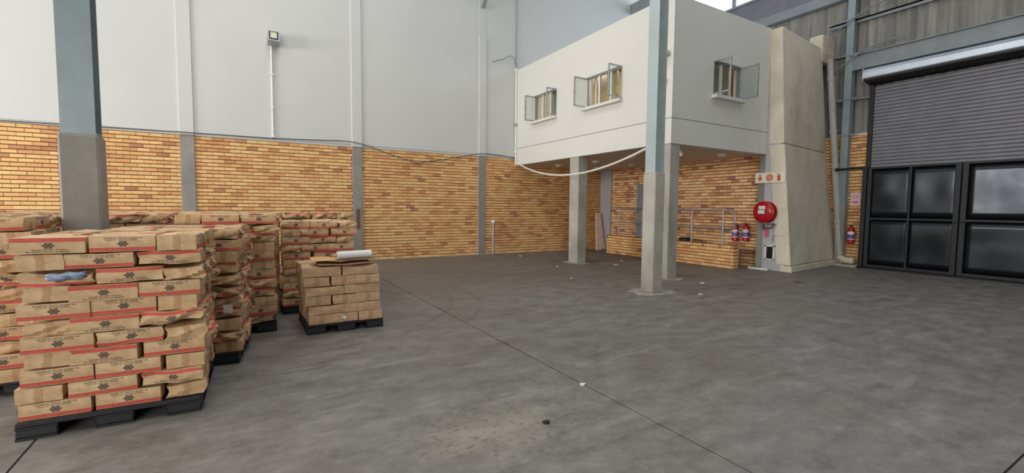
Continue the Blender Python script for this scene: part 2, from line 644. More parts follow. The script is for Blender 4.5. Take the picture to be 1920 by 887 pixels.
# profiled sheets above
def sheet_mesh():
    g = G()
    n = 20
    wd = 0.8
    prof = []
    for k in range(n + 1):
        y = wd * k / n
        prof.append((0.025 * math.cos(2 * PI * y / 0.2), y))
    for z0, z1 in ((0.0, 1.0),):
        lo = [g.bm.verts.new((x, y, z0)) for x, y in prof]
        hi = [g.bm.verts.new((x, y, z1)) for x, y in prof]
        lo2 = [g.bm.verts.new((x + 0.012, y, z0)) for x, y in prof]
        hi2 = [g.bm.verts.new((x + 0.012, y, z1)) for x, y in prof]
        for k in range(n):
            g._face([lo[k], lo[k + 1], hi[k + 1], hi[k]])
            g._face([lo2[k], hi2[k], hi2[k + 1], lo2[k + 1]])
    return g
first = sheet_mesh().build('cladding_sheet', 'cladding', wr, smooth=True)
k = 0
for row, (z0, z1) in enumerate(((3.5, 5.3), (5.24, 7.3), (7.24, 8.1))):
    for j in range(16):
        y = -0.2 + 0.8 * j
        o = first if k == 0 else first.copy()
        if k: C.objects.link(o)
        k += 1
        o.location = (RX + 0.08 - 0.02 * (row % 2), y, z0)
        o.scale = (1, 1.0, z1 - z0)
G().box(RX + 0.13, RX + 0.3, -6, 12.86, 3.5, 8.1).build('backing', 'cladding', wr)
G().box(RX + 0.05, RX + 0.3, -6, 5.5, 4.9, 5.3).build('lintel', 'cladding', wr)
G().box(RX - 0.03, RX + 0.1, 5.46, 6.5, 3.49, 3.53).build('flashing', 'hood', wr)
# beams running along the wall
g = G()
g.box(RX - 0.16, RX + 0.03, -2, 6.02, 5.17, 5.54)
beam1 = g.build('crane_beam', 'beam', None, 0.008)
tag(beam1, 'deep grey steel beam just above the roller shutter hood', 'beam')
g = G()
g.box(RX - 0.22, RX + 0.0, -2, 6.02, 5.54, 5.565)
g.build('top_flange', 'beam', beam1)
G().box(RX - 0.05, RX + 0.03, -2, 6.6, 6.49, 6.53).box(RX - 0.05, RX - 0.04, -2, 6.6, 6.42, 6.53).build('girt', 'beam')
gt = D.objects['girt']
tag(gt, 'thin grey cladding rail high above the shutter, left end at the post', 'rail')
g = G().box(RX - 0.05, RX + 0.05, 5.45, 6.6, 4.42, 4.46)
tag(g.build('short_girt', 'beam'), 'short grey rail across the cladding left of the shutter, mid height', 'rail')
g = G().box(RX - 0.05, RX + 0.05, 5.45, 6.6, 5.62, 5.66)
tag(g.build('short_girt', 'beam'), 'short grey rail beside the post at the deep beam level', 'rail')
g = G()
g.box(RX - 0.18, RX + 0.02, -2, 12.8, 7.1, 7.36)
eb = tag(g.build('eaves_beam', 'beam', None, 0.006), 'long grey steel beam high on the cladding under the glazing', 'beam')
G().box(RX - 0.03, RX + 0.1, -2, 12.8, 7.36, 8.06).build('fascia_sheet', 'slat', eb)
G().box(RX - 0.1, RX + 0.05, -2, 12.8, 8.03, 8.09).build('glazing_sill', 'beam', eb)

# high glazing
win = struct(G().box(RX + 0.02, RX + 0.05, 0.0, 12.8, 8.09, 11.8).build('window_4', 'glazing'))
for y in (9.53, 12.2, 6.8, 4.0):
    G().box(RX - 0.06, RX + 0.02, y - 0.05, y + 0.05, 8.05, 11.8).build('mullion', 'beam', win)
G().tube([(RX - 0.05, 12.75, 8.75), (RX - 0.05, 11.2, 8.85)], 0.02, 6).build('glazing_bar', 'beam', win)

# roof: metal sheets between the translucent strips
ceil = struct(G().box(2.5, 7.7, -5, 13.2, 11.9, 12.0).build('ceiling', 'beam'))
for x0, x1 in ((-4.1, -0.1), (-9, -6.7), (10.3, 14.4)):
    G().box(x0, x1, -5, 13.2, 11.9, 12.0).build('roof_sheet', 'beam', ceil)
rf = G()
rf.box(12.7, 12.9, 0, WY - 0.02, 8.75, 9.1)
tag(rf.build('roof_rafter', 'beam'), 'grey roof rafter end above the left end of the high glazing', 'beam')
g = G()
g.tube([(6.5, WY - 0.04, 7.6), (6.62, 11.6, 9.1)], 0.055, 8)
tag(g.build('roof_brace', 'beam'), 'slanting grey roof brace meeting the left wall above the short pier', 'brace')

# ------------------------------------------------------------------ office block on columns
X0, Y0, ZS, ZT = 7.74, 6.56, 2.87, 5.90
XE = 11.2


def holes_wall(name, mats, axis, fixed, thick, lo, hi, z0, z1, openings):
    """wall made of blocks around the openings; axis 'y' runs along y at x=fixed, axis 'x' along x at y=fixed"""
    g = G()
    def blk(a, b_, c, d):
        if b_ - a < 1e-4 or d - c < 1e-4: return
        if axis == 'y': g.box(fixed, fixed + thick, a, b_, c, d)
        else: g.box(a, b_, fixed, fixed + thick, c, d)
    cur = lo
    for a, b_, c, d in sorted(openings):
        blk(cur, a, z0, z1)
        blk(a, b_, z0, c)
        blk(a, b_, d, z1)
        cur = b_
    blk(cur, hi, z0, z1)
    o = g.build(name, mats)
    return struct(o)


LEDGE = 3.405
W1o = (10.62, 11.74, 4.10, 4.875)
W2o = (8.05, 9.305, 4.075, 4.845)
W3o = (9.07, 10.07, 4.03, 4.79)
wof = holes_wall('wall_office_front', 'plaster_warm', 'y', X0, 0.2, Y0, WY - 0.02, LEDGE, ZT, [W1o, W2o])
G().box(X0 + 0.004, X0 + 0.2, Y0 + 0.004, WY - 0.02, LEDGE - 0.012, LEDGE).build('shadow_joint', 'joint', wof)
G().box(X0, X0 + 0.2, Y0, WY - 0.02, ZS, LEDGE - 0.012).build('slab_edge', 'plaster_warm', wof)
wos = holes_wall('wall_office_side', 'plaster_warm', 'x', Y0, 0.2, X0 + 0.2, XE, LEDGE, ZT, [W3o])
G().box(X0 + 0.2, XE, Y0 + 0.004, Y0 + 0.2, LEDGE - 0.012, LEDGE).build('shadow_joint', 'joint', wos)
G().box(X0 + 0.2, XE, Y0, Y0 + 0.2, ZS, LEDGE - 0.012).build('slab_edge', 'plaster_warm', wos)
sof = struct(G().box(X0 + 0.01, BX + 0.3, Y0 + 0.19, WY, ZS + 0.01, ZS + 0.2).build('ceiling_soffit', 'soffit'))
struct(G().box(X0 + 0.2, RX, Y0 + 0.2, WY - 0.02, ZT - 0.22, ZT - 0.05).build('ceiling_office', 'white_paint'))
struct(G().box(X0 + 0.2, RX, Y0 + 0.2, WY - 0.02, LEDGE, LEDGE + 0.03).build('floor_office', 'wood'))
wor = struct(G().box(XE - 0.05, XE + 0.1, Y0 + 0.2, WY - 0.02, LEDGE, ZT - 0.2).build('wall_office_inner', 'room'))
# cupboards and blinds seen through the panes
for (y0, y1, mt) in ((11.0, 11.5, 'wood'), (7.4, 8.1, 'wood')):
    o = G().box(10.5, 11.1, y0, y1, LEDGE + 0.03, 5.2).build('cupboard', mt, None, 0.01)
    o2 = G().box(10.47, 10.5, y0 + 0.02, (y0 + y1) / 2 - 0.005, LEDGE + 0.08, 5.15).build('cupboard_door', mt, o)
    G().box(10.47, 10.5, (y0 + y1) / 2 + 0.005, y1 - 0.02, LEDGE + 0.08, 5.15).build('cupboard_door', mt, o)
    tag(o, 'brown wooden cupboard seen through the ' + ('smaller front' if y0 > 9 else 'wider front') + ' office window', 'cupboard')
lt = D.lights.new('office_lamp', 'POINT'); lt.energy = 42; lt.color = (1.0, 0.9, 0.7); lt.shadow_soft_size = 0.3
for p in ((9.4, 8.0, 5.2), (9.4, 11.2, 5.2)):
    o = D.objects.new('office_lamp', lt); C.objects.link(o); o.location = p


def rail(g, p, q, t=0.035, d=0.03):
    """square bar from p to q"""
    p, q = Vector(p), Vector(q)
    a = (q - p).normalized()
    r_ = a.cross(Vector((0, 0, 1)) if abs(a.z) < 0.9 else Vector((1, 0, 0))).normalized()
    u_ = a.cross(r_)
    ring = lambda c: [g.bm.verts.new(c + r_ * sx * t / 2 + u_ * sy * d / 2) for sx, sy in ((-1, -1), (1, -1), (1, 1), (-1, 1))]
    g.loft([ring(p), ring(q)])


def window(idx, axis, fixed, o, sashw, panes, blind):
    a, b_, c, d = o
    P = (lambda s, dep, z: (fixed + dep, s, z)) if axis == 'y' else (lambda s, dep, z: (s, fixed + dep, z))
    def bx(g, s0, s1, d0, d1, z0, z1):
        p, q = P(s0, d0, z0), P(s1, d1, z1)
        g.box(min(p[0], q[0]), max(p[0], q[0]), min(p[1], q[1]), max(p[1], q[1]), z0, z1)
    g = G()
    t = 0.035
    bx(g, a, b_, 0.05, 0.1, d - t, d); bx(g, a, b_, 0.05, 0.1, c, c + t)
    bx(g, a, a + t, 0.05, 0.1, c + t, d - t); bx(g, b_ - t, b_, 0.05, 0.1, c + t, d - t)
    fr = struct(g.build('window_%d' % idx, 'galv'))
    third = (b_ - a) / 3
    for k in (1, 2):
        g = G(); bx(g, a + third * k - 0.022, a + third * k + 0.022, 0.05, 0.1, c + t, d - t); g.build('mullion', 'white_paint', fr)
    g = G(); bx(g, a + third + 0.022, a + 2 * third - 0.022, 0.07, 0.076, c + t, d - t); g.build('pane', 'glass', fr)
    # sill
    g = G(); bx(g, a - 0.06, b_ + 0.06, -0.13, 0.02, c - 0.075, c - 0.002); g.build('sill', 'plaster_warm', fr, 0.006)
    # two side casements standing open, square to the wall
    for s, sgn in ((a, -1), (b_, 1)):
        g = G()
        tb = 0.028
        for z in (c + 0.03, d - 0.03):
            rail(g, P(s, 0.05, z), P(s, -sashw, z), tb, tb)
        for dep in (0.03, -sashw):
            rail(g, P(s, dep, c + 0.02), P(s, dep, d - 0.02), tb, tb)
        sash = g.build('sash', 'galv', fr)
        g = G(); bx(g, s - 0.003, s + 0.003, -sashw + 0.015, 0.02, c + 0.045, d - 0.045)
        g.build('pane', 'glass_pale' if (axis == 'y' and sgn == 1) else 'glass', sash)
        g = G(); bx(g, s - 0.02, s + 0.02, -sashw - 0.02, -sashw + 0.02, (c + d) / 2 - 0.05, (c + d) / 2 - 0.02); g.build('catch', 'galv', sash)
    # blinds hanging inside
    for k, (f0, f1, mt) in enumerate(blind):
        g = G(); bx(g, a + (b_ - a) * f0, a + (b_ - a) * f1, 0.26, 0.28, c - 0.05, d + 0.1); g.build('blind', mt, fr)
    return fr


window(1, 'y', X0, W1o, 0.33, 3, [(0.0, 0.16, 'curtain'), (0.2, 0.62, 'blind_grey'), (0.86, 0.99, 'room')])
window(2, 'y', X0, W2o, 0.40, 3, [(0.0, 0.3, 'curtain'), (0.36, 0.62, 'curtain'), (0.94, 1.0, 'room')])
window(3, 'x', Y0, W3o, 0.40, 3, [(0.0, 0.25, 'curtain'), (0.29, 0.62, 'blind_grey'), (0.66, 0.97, 'curtain')])

# columns under the office
def mcol(x0, x1, y0, y1, label, seed):
    t = thing('concrete_column', label, 'column', ((x0 + x1) / 2, (y0 + y1) / 2, 0))
    G().box(x0, x1, y0, y1, 0, ZS).build('shaft', 'concrete', t, 0.012)
    blob((x0 + x1) / 2, (y0 + y1) / 2, 0.36, 0.34, 0.0, 0.008, seed=seed).build('mortar_patch', 'smear', t)
    return t
mcol(7.75, 8.05, 6.575, 6.89, 'square concrete column under the outer corner of the office block', 3)
mcol(7.75, 8.06, 9.59, 9.97, 'square concrete column under the middle of the office front', 4)

# two hall columns: concrete plinth and rolled steel section
def hcol(x0, x1, y0, y1, steel, label, seed):
    cx, cy = (x0 + x1) / 2, (y0 + y1) / 2
    t = thing('steel_column', label, 'column', (cx, cy, 0))
    G().box(x0, x1, y0, y1, 0, 2.13).build('plinth', 'concrete_dark' if seed == 1 else 'concrete', t, 0.018)
    g = G()
    hx, hy = (x1 - x0) / 2 - 0.02, (y1 - y0) / 2 - 0.025
    g.box(cx - hx, cx + hx, cy - hy, cy - hy + 0.016, 2.13, 11.85)
    g.box(cx - hx, cx + hx, cy + hy - 0.016, cy + hy, 2.13, 11.85)
    g.box(cx - 0.008, cx + 0.008, cy - hy + 0.016, cy + hy - 0.016, 2.13, 11.85)
    if seed == 2:                                   # boxed on the side that faces the doors
        g = G()
        g.box(cx - hx, cx - hx + 0.016, cy - hy, cy + hy, 2.13, 11.85)
        g.box(cx + hx - 0.016, cx + hx, cy - hy, cy + hy, 2.13, 11.85)
        g.box(cx - hx + 0.016, cx + hx - 0.016, cy - 0.008, cy + 0.008, 2.13, 11.85)
    g.build('steel_section', steel, t)
    G().box(cx - hx - 0.01, cx + hx + 0.01, cy - hy - 0.01, cy + hy + 0.01, 2.13, 2.145).build('base_plate', steel, t)
    if seed == 2:
        blob(cx, cy, 0.42, 0.36, 0.0, 0.008, seed=9).build('mortar_patch', 'smear', t)
    return t
hcol(-1.395, -1.115, 5.575, 5.86, 'teal', 'blue-grey steel column on a concrete plinth among the box stacks', 1)
hcol(6.19, 6.45, 5.56, 5.84, 'teal_lit', 'pale blue-grey steel column on a concrete plinth in front of the office block', 2)

# soffit lamps
def lamp(x, y, where):
    t = thing('ceiling_lamp', 'small round white lamp under the office block, ' + where, 'lamp', (x, y, ZS + 0.01), 'round lamps under the office block')
    G().lathe((x, y, ZS + 0.01), (0, 0, -1), [(0, 0.11), (0.02, 0.11), (0.035, 0.1)], 18).build('rim', 'white_paint', t, smooth=True)
    G().lathe((x, y, ZS - 0.024), (0, 0, -1), [(0, 0.11), (0.025, 0.09), (0.04, 0.05), (0.045, 0.01)], 18).build('diffuser', 'lamp_glass', t, smooth=True)
lamp(8.8, 11.9, 'leftmost, near the brick wall')
lamp(8.96, 10.3, 'behind the middle concrete column')
lamp(8.83, 8.75, 'left of the pale blue-grey steel column')
lamp(10.39, 7.22, 'near the fire sign')
lamp(10.39, 11.9, 'deep in the corner')
lamp(10.5, 10.4, 'above the landing door')

# twin spot under the corner
t = thing('security_spotlight', 'white twin spotlight under the soffit behind the corner column', 'spotlight', (8.75, 7.2, ZS))
G().lathe((8.75, 7.2, ZS + 0.01), (0, 0, -1), [(0, 0.05), (0.05, 0.05), (0.06, 0.02)], 12).build('mount', 'white_paint', t, smooth=True)
for s in (-1, 1):
    G().lathe((8.75, 7.2 + 0.07 * s, ZS - 0.07), (-0.5, 0.3 * s, -0.6), [(-0.05, 0.03), (0, 0.05), (0.07, 0.055)], 12).build('lamp_head', 'white_paint', t, smooth=True)
G().tube([(8.75, 7.12, ZS - 0.06), (8.75, 7.28, ZS - 0.06)], 0.012, 6).build('arm', 'white_paint', t)

# floodlight bracket and a junction on the office corner
t = thing('corner_floodlight', 'small cream floodlight fixed near the top corner of the office front', 'floodlight', (X0 - 0.01, 6.72, 4.74))
G().box(X0 - 0.05, X0, 6.69, 6.75, 4.70, 4.80).build('bracket', 'cream', t)
G().hexa([(X0 - 0.05, 6.64, 4.72), (X0 - 0.17, 6.64, 4.66), (X0 - 0.17, 6.80, 4.66), (X0 - 0.05, 6.80, 4.72),
          (X0 - 0.05, 6.64, 4.78), (X0 - 0.19, 6.64, 4.73), (X0 - 0.19, 6.80, 4.73), (X0 - 0.05, 6.80, 4.78)]).build('lamp_head', 'cream', t)
t = G().box(X0 - 0.06, X0, 6.69, 6.78, 4.13, 4.22).build('junction_box', 'white_paint', None, 0.006)
tag(t, 'small white junction box on the office front below the corner floodlight', 'junction box')

# conduit at the left end of the office front
t = thing('conduit', 'white conduit with clips running down the left end of the office front', 'conduit', (X0 - 0.03, 12.76, 2.88))
G().tube([(X0 - 0.03, 12.77, 2.88), (X0 - 0.03, 12.78, 5.93)], 0.03, 10).build('pipe', 'white_paint', t, smooth=True)
for z in (3.30, 4.16, 5.90):
    G().box(X0 - 0.075, X0, 12.72, 12.81, z - 0.04, z + 0.04).build('clip', 'galv' if z == 4.16 else 'white_paint', t, 0.004)
g = G().tube([(X0 - 0.02, 12.8, 5.95), (X0 - 0.02, 12.81, 11.8)], 0.012, 6)
tag(g.build('thin_conduit', 'beam'), 'thin grey conduit rising up the left wall above the office corner', 'conduit')
pts = [(X0 - 0.02, 12.79, 5.98), (X0 - 0.12, 12.74, 6.25), (X0 - 0.3, 12.74, 6.3), (X0 - 0.55, 12.76, 6.15), (X0 - 0.9, 12.79, 6.02)]
tag(G().tube(pts, 0.008, 6).build('loose_wire', 'cable_black'), 'loose thin wire looping above the office conduit', 'wire')

# sagging white cable from the office to the steel column
def sag(a, b_, drop, n=20):
    a, b_ = Vector(a), Vector(b_)
    return [a.lerp(b_, k / n) - Vector((0, 0, drop * 4 * (k / n) * (1 - k / n))) for k in range(n + 1)]
g = G().tube(sag((X0 - 0.02, 12.6, 2.9), (6.28, 5.85, 2.58), 0.42), 0.022, 8)
tag(g.build('white_cable', 'cable_white', smooth=True), 'white cable sagging from the office corner to the pale steel column', 'cable')
# dark cable along the ledge of the left wall
pts = [(-6.0, WY - 0.045, 3.06), (-4, WY - 0.045, 3.10), (-1.5, WY - 0.045, 3.13), (-1.16, WY - 0.075, 3.135), (-0.88, WY - 0.075, 3.135), (0.72, WY - 0.045, 3.15), (2.3, WY - 0.05, 3.22), (2.62, WY - 0.08, 3.21), (2.86, WY - 0.08, 3.17)]
pts += [(3.3, WY - 0.05, 3.05), (3.8, WY - 0.04, 2.9), (4.4, WY - 0.03, 2.76), (5.2, WY - 0.04, 2.90), (5.8, WY - 0.05, 3.03), (6.38, WY - 0.09, 3.15), (6.65, WY - 0.09, 3.17), (7.2, WY - 0.05, 3.15), (7.7, WY - 0.05, 3.1)]
tag(G().tube(pts, 0.011, 6).build('dark_cable', 'cable_black', smooth=True), 'thin dark cable strung along the top of the left brick wall', 'cable')

# wall floodlight with its conduit
t = thing('wall_floodlight', 'square grey floodlight high on the left wall above its white conduit', 'floodlight', (0.77, WY - 0.02, 5.56))
g = G().hexa([(0.64, WY - 0.30, 5.44), (0.90, WY - 0.30, 5.44), (0.90, WY - 0.10, 5.36), (0.64, WY - 0.10, 5.36),
              (0.64, WY - 0.26, 5.69), (0.90, WY - 0.26, 5.69), (0.90, WY - 0.06, 5.64), (0.64, WY - 0.06, 5.64)])
hsg = g.build('housing', 'galv', t, 0.006)
G().hexa([(0.67, WY - 0.306, 5.475), (0.87, WY - 0.306, 5.475), (0.87, WY - 0.296, 5.475), (0.67, WY - 0.296, 5.475),
          (0.67, WY - 0.271, 5.665), (0.87, WY - 0.271, 5.665), (0.87, WY - 0.262, 5.665), (0.67, WY - 0.262, 5.665)]).build('bezel', 'black_steel', hsg)
G().hexa([(0.70, WY - 0.308, 5.50), (0.84, WY - 0.308, 5.50), (0.84, WY - 0.3, 5.50), (0.70, WY - 0.3, 5.50),
          (0.70, WY - 0.279, 5.645), (0.84, WY - 0.279, 5.645), (0.84, WY - 0.27, 5.645), (0.70, WY - 0.27, 5.645)]).build('lens', 'cream', hsg)
G().box(0.70, 0.84, WY - 0.1, WY - 0.02, 5.45, 5.55).build('bracket', 'galv', t)
t2 = thing('conduit', 'white vertical conduit on the left wall below the square floodlight', 'conduit', (0.73, WY - 0.04, 3.17))
G().tube([(0.72, WY - 0.045, 3.17), (0.73, WY - 0.045, 5.44)], 0.022, 8).build('pipe', 'white_paint', t2, smooth=True)
for z in (3.2, 3.9, 4.7):
    G().box(0.69, 0.76, WY - 0.075, WY - 0.02, z - 0.02, z + 0.02).build('clip', 'white_paint', t2)

# pipe stub by the wall
t = thing('pipe_stub', 'short grey standpipe with a white cap beside the last brick pier', 'pipe', (6.89, WY - 0.1, 0))
G().tube([(6.89, WY - 0.1, 0), (6.89, WY - 0.1, 1.02)], 0.03, 10).build('pipe', 'galv', t, smooth=True)
G().lathe((6.89, WY - 0.1, 1.0), (0, 0, 1), [(0, 0.05), (0.03, 0.07), (0.07, 0.07), (0.1, 0.03)], 12).build('cap', 'white_paint', t, smooth=True)
G().box(6.86, 6.92, WY - 0.1, WY, 0.6, 0.63).build('clip', 'galv', t)

# ------------------------------------------------------------------ low brick wall, landing, rail
LX = 10.56
lw = tag(G().box(LX + 0.012, LX + 0.2, 6.91, 11.5, 0, 0.6).build('low_brick_wall', 'mortar'), 'low buff brick wall edging the landing under the office', 'wall', kind='structure')
brickwork(lw, 'brick', 6.9, 11.51, 6, lambda s, z: (LX, s, z), -PI / 2, [])
# end face and header course on top
for c in range(6):
    o = D.objects.new('brick', get_brick('brick')); C.objects.link(o); o.parent = lw
    o.location = (LX + 0.105, 6.9, 0.006 + c * PZ); o.scale = (0.95, 1, 1)
n = int(4.61 / 0.0856)
for k in range(n):
    o = D.objects.new('brick', get_brick('brick')); C.objects.link(o); o.parent = lw
    o.location = (LX + 0.105, 6.9 + 0.0856 * k + 0.006, 0.52)
    o.rotation_euler = (0, 0, 0)
    o.scale = (0.99, 1.22, 1.0)
struct(G().box(LX + 0.21, BX, 7.3, 11.45, 0, 0.42).build('floor_landing', 'concrete_dark'))
t = thing('landing_rail', 'galvanised tube handrail on top of the low brick wall', 'handrail', (LX + 0.1, 9.0, 0.6))
HX = LX + 0.1
for y in (11.03, 10.05, 8.23, 7.29, 9.2):
    ps = G().tube([(HX, y, 0.6), (HX, y, 1.47)], 0.022, 10).build('post', 'galv', t, smooth=True)
    G().box(HX - 0.05, HX + 0.05, y - 0.05, y + 0.05, 0.594, 0.606).build('base_plate', 'galv', ps)
pts = [(HX, 11.25, 1.5)] + [(HX, 7.12, 1.47)] + [(HX, 7.02, 1.45), (HX, 6.97, 1.40), (HX, 6.955, 1.32), (HX, 6.955, 1.15)] 
pts += [(HX, 6.97, 1.06), (HX, 7.03, 1.02), (HX, 7.12, 1.01)]
G().tube(pts, 0.023, 10).build('top_rail', 'galv', t, smooth=True)
G().tube([(HX, 11.25, 1.05), (HX, 7.1, 1.01)], 0.02, 10).build('middle_rail', 'galv', t, smooth=True)
d3 = struct(G().box(BX - 0.03, BX + 0.02, 10.62, 11.0, 0.42, 2.3).build('door_1', 'beam'))
G().box(BX - 0.06, BX - 0.03, 10.66, 10.7, 1.3, 1.42).build('door_handle', 'galv', d3)
for a, b_ in ((11.0, 11.06), (10.56, 10.62)):
    G().box(BX - 0.05, BX + 0.02, a, b_, 0.42, 2.36).build('door_frame', 'teal', d3)
# bundle on the landing
t = thing('sack', 'small black and yellow bundle lying behind the low brick wall', 'bundle', (11.05, 8.9, 0.42))
blob(11.05, 9.0, 0.2, 0.2, 0.42, 0.22, 12, 0.15, 5).build('cloth', 'yellow', t, 0.03)
blob(11.0, 8.7, 0.18, 0.2, 0.42, 0.26, 12, 0.15, 6).build('cover', 'black', t, 0.03)
# leaning plank
g = G()
g.hexa([(10.9, WY - 0.46, 0.0), (11.14, WY - 0.46, 0.0), (11.14, WY - 0.42, 0.0), (10.9, WY - 0.42, 0.0),
        (11.14, WY - 0.12, 1.33), (11.38, WY - 0.12, 1.33), (11.38, WY - 0.08, 1.33), (11.14, WY - 0.08, 1.33)])
tag(g.build('plank', 'plank', None, 0.004), 'pale board leaning in the corner beside the grey panel', 'board')

# ------------------------------------------------------------------ concrete buttress
t = struct(D.objects.new('wall_buttress', None)); C.objects.link(t); t.location = (XE, 6.3, 0)
G().hexa([(XE, 5.86, 0.16), (RX + 0.05, 6.19, 0.16), (RX + 0.05, 6.75, 0.16), (XE, 6.2, 0.16),
          (XE, 6.13, 3.08), (RX + 0.05, 6.56, 3.08), (RX + 0.05, 6.9, 3.08), (XE, 6.5, 3.08)]).build('lower_lift', 'fin', t, 0.02)
G().hexa([(XE, 6.14, 3.095), (RX + 0.05, 6.57, 3.095), (RX + 0.05, 6.9, 3.095), (XE, 6.5, 3.095),
          (XE, 6.30, 5.87), (13.6, 6.56, 5.87), (13.6, 6.9, 5.87), (XE, 6.6, 5.87)]).build('upper_lift', 'fin', t, 0.02)
G().hexa([(XE - 0.01, 5.82, 0), (RX + 0.05, 6.15, 0), (RX + 0.05, 6.75, 0), (XE - 0.01, 6.1, 0),
          (XE - 0.01, 5.83, 0.15), (RX + 0.05, 6.16, 0.15), (RX + 0.05, 6.75, 0.15), (XE - 0.01, 6.1, 0.15)]).build('footing', 'fin', t, 0.012)
G().hexa([(XE + 0.012, 6.0, 0.0), (XE + 0.3, 6.0, 0.0), (XE + 0.3, 6.56, 0.0), (XE + 0.012, 6.56, 0.0),
          (XE + 0.012, 6.42, 5.86), (XE + 0.3, 6.42, 5.86), (XE + 0.3, 6.6, 5.86), (XE + 0.012, 6.6, 5.86)]).build('painted_face', 'pier_paint', t, 0.006)
G().box(XE + 0.02, BX + 0.2, 6.5, 6.735, 0, ZS).build('raw_face', 'concrete_dark', t, 0.006)
G().box(13.5, RX + 0.05, 6.5, 6.85, 5.72, 6.2).hexa([(13.55, 6.52, 5.5), (RX, 6.52, 5.5), (RX, 6.8, 5.5), (13.55, 6.8, 5.5), (13.45, 6.46, 5.74), (RX, 6.46, 5.74), (RX, 6.85, 5.74), (13.45, 6.85, 5.74)]).build('gutter_box', 'fin', t, 0.02)
G().box(XE + 0.03, XE + 0.2, 6.3, 6.6, ZT - 0.16, ZT - 0.02).build('corbel', 'fin', t, 0.02)
# meter niche
v = thing('wall_vent', 'white framed dark vent low on the painted pier', 'vent', (XE, 6.37, 0.28))
G().box(XE - 0.02, XE + 0.02, 6.24, 6.28, 0.27, 0.62).box(XE - 0.02, XE + 0.02, 6.44, 6.49, 0.27, 0.62).box(XE - 0.02, XE + 0.02, 6.24, 6.49, 0.59, 0.63).box(XE - 0.02, XE + 0.02, 6.24, 6.49, 0.26, 0.29).build('frame', 'white_paint', v)
G().box(XE - 0.004, XE + 0.02, 6.28, 6.44, 0.29, 0.59).build('opening', 'dark', v)
for z in (0.36, 0.44, 0.52):
    G().box(XE - 0.012, XE, 6.28, 6.44, z, z + 0.012).build('bar', 'black_steel', v)
G().box(XE + 0.0, XE + 0.02, 6.06, 6.3, 0.865, 0.872).box(XE + 0.0, XE + 0.02, 6.30, 6.306, 0.7, 0.872).build('panel_joint', 'joint', t)
tag(G().hexa([(11.05, 6.33, 0), (11.11, 6.33, 0), (11.11, 6.83, 0), (11.05, 6.83, 0), (11.06, 6.33, 0.05), (11.11, 6.33, 0.05), (11.11, 6.83, 0.05), (11.06, 6.83, 0.05)]).build('white_strip', 'white_paint', None, 0.01), 'white strip lying on the floor at the foot of the painted pier', 'strip')

# fire sign with three pictograms
SX = XE - 0.03
s = thing('fire_sign', 'long cream sign with red arrow, hose reel and extinguisher symbols above the reel', 'sign', (SX, 6.4, 2.3))
G().box(SX - 0.006, SX + 0.004, 6.055, 6.79, 2.16, 2.41).build('sheet', 'sign_base', s)
def flat(poly, name, d=0.010):
    G().prism([(SX - 0.006, y, z) for y, z in poly], (-d + 0.006, 0, 0)).build(name, 'sign_red', s)
yc, zc = 6.665, 2.285
flat([(yc - 0.022, zc + 0.08), (yc + 0.022, zc + 0.08), (yc + 0.022, zc), (yc + 0.075, zc + 0.005), (yc, zc - 0.085), (yc - 0.075, zc + 0.005), (yc - 0.022, zc)], 'arrow')
yc = 6.43
for r0, r1 in ((0.085, 0.062), (0.052, 0.03)):
    g = G()
    n = 24
    a = [[g.bm.verts.new((SX - dd, yc + r * math.cos(2 * PI * k / n), zc + r * math.sin(2 * PI * k / n))) for k in range(n)] for r, dd in ((r0, 0.006), (r0, 0.010), (r1, 0.010), (r1, 0.006))]
    g.loft(a, cap=False)
    g.build('reel_ring', 'sign_red', s)
flat([(yc + 0.018 * math.cos(2 * PI * k / 12), zc + 0.018 * math.sin(2 * PI * k / 12)) for k in range(12)], 'reel_hub')
yc = 6.20
flat([(yc - 0.04, zc - 0.085), (yc + 0.04, zc - 0.085), (yc + 0.04, zc + 0.03), (yc + 0.02, zc + 0.055), (yc - 0.02, zc + 0.055), (yc - 0.04, zc + 0.03)], 'extinguisher_body')
flat([(yc - 0.012, zc + 0.055), (yc + 0.012, zc + 0.055), (yc + 0.012, zc + 0.07), (yc + 0.05, zc + 0.08), (yc + 0.05, zc + 0.09), (yc - 0.02, zc + 0.085)], 'extinguisher_valve')

# hose reel
RC = Vector((XE - 0.03, 6.47, 1.44))
h = thing('fire_hose_reel', 'round red fire hose reel on the painted pier below the sign', 'hose reel', RC)
G().lathe(RC + Vector((0.03, 0, 0)), (-1, 0, 0), [(0, 0.24), (0.02, 0.262), (0.05, 0.262), (0.055, 0.2), (0.14, 0.2), (0.145, 0.262), (0.165, 0.262), (0.19, 0.235), (0.205, 0.15), (0.21, 0.02)], 32).build('drum', 'red', h, smooth=True)
for k in range(4):
    x = XE - 0.06 - 0.025 * k
    n = 28
    G().tube([(x, RC.y + 0.215 * math.cos(2 * PI * j / n), RC.z + 0.215 * math.sin(2 * PI * j / n)) for j in range(n + 1)], 0.013, 6).build('hose_turn', 'red_dark', h, smooth=True)
fx = XE - 0.215
G().box(fx - 0.014, fx - 0.002, RC.y - 0.075, RC.y + 0.085, RC.z + 0.07, RC.z + 0.15).build('upper_label', 'label_white', h)
G().box(fx - 0.014, fx - 0.002, RC.y - 0.06, RC.y + 0.10, RC.z - 0.04, RC.z + 0.05).build('lower_label', 'label_white', h)
G().box(XE - 0.12, XE - 0.012, RC.y - 0.24, RC.y + 0.06, RC.z - 0.30, RC.z - 0.285).build('hose_guide', 'red_dark', h)
pts = [(XE - 0.1, RC.y + 0.02, RC.z - 0.28), (XE - 0.11, RC.y, RC.z - 0.36), (XE - 0.11, RC.y - 0.08, RC.z - 0.40), (XE - 0.1, RC.y - 0.18, RC.z - 0.38), (XE - 0.1, RC.y - 0.23, RC.z - 0.33), (XE - 0.1, RC.y - 0.22, RC.z - 0.27)]
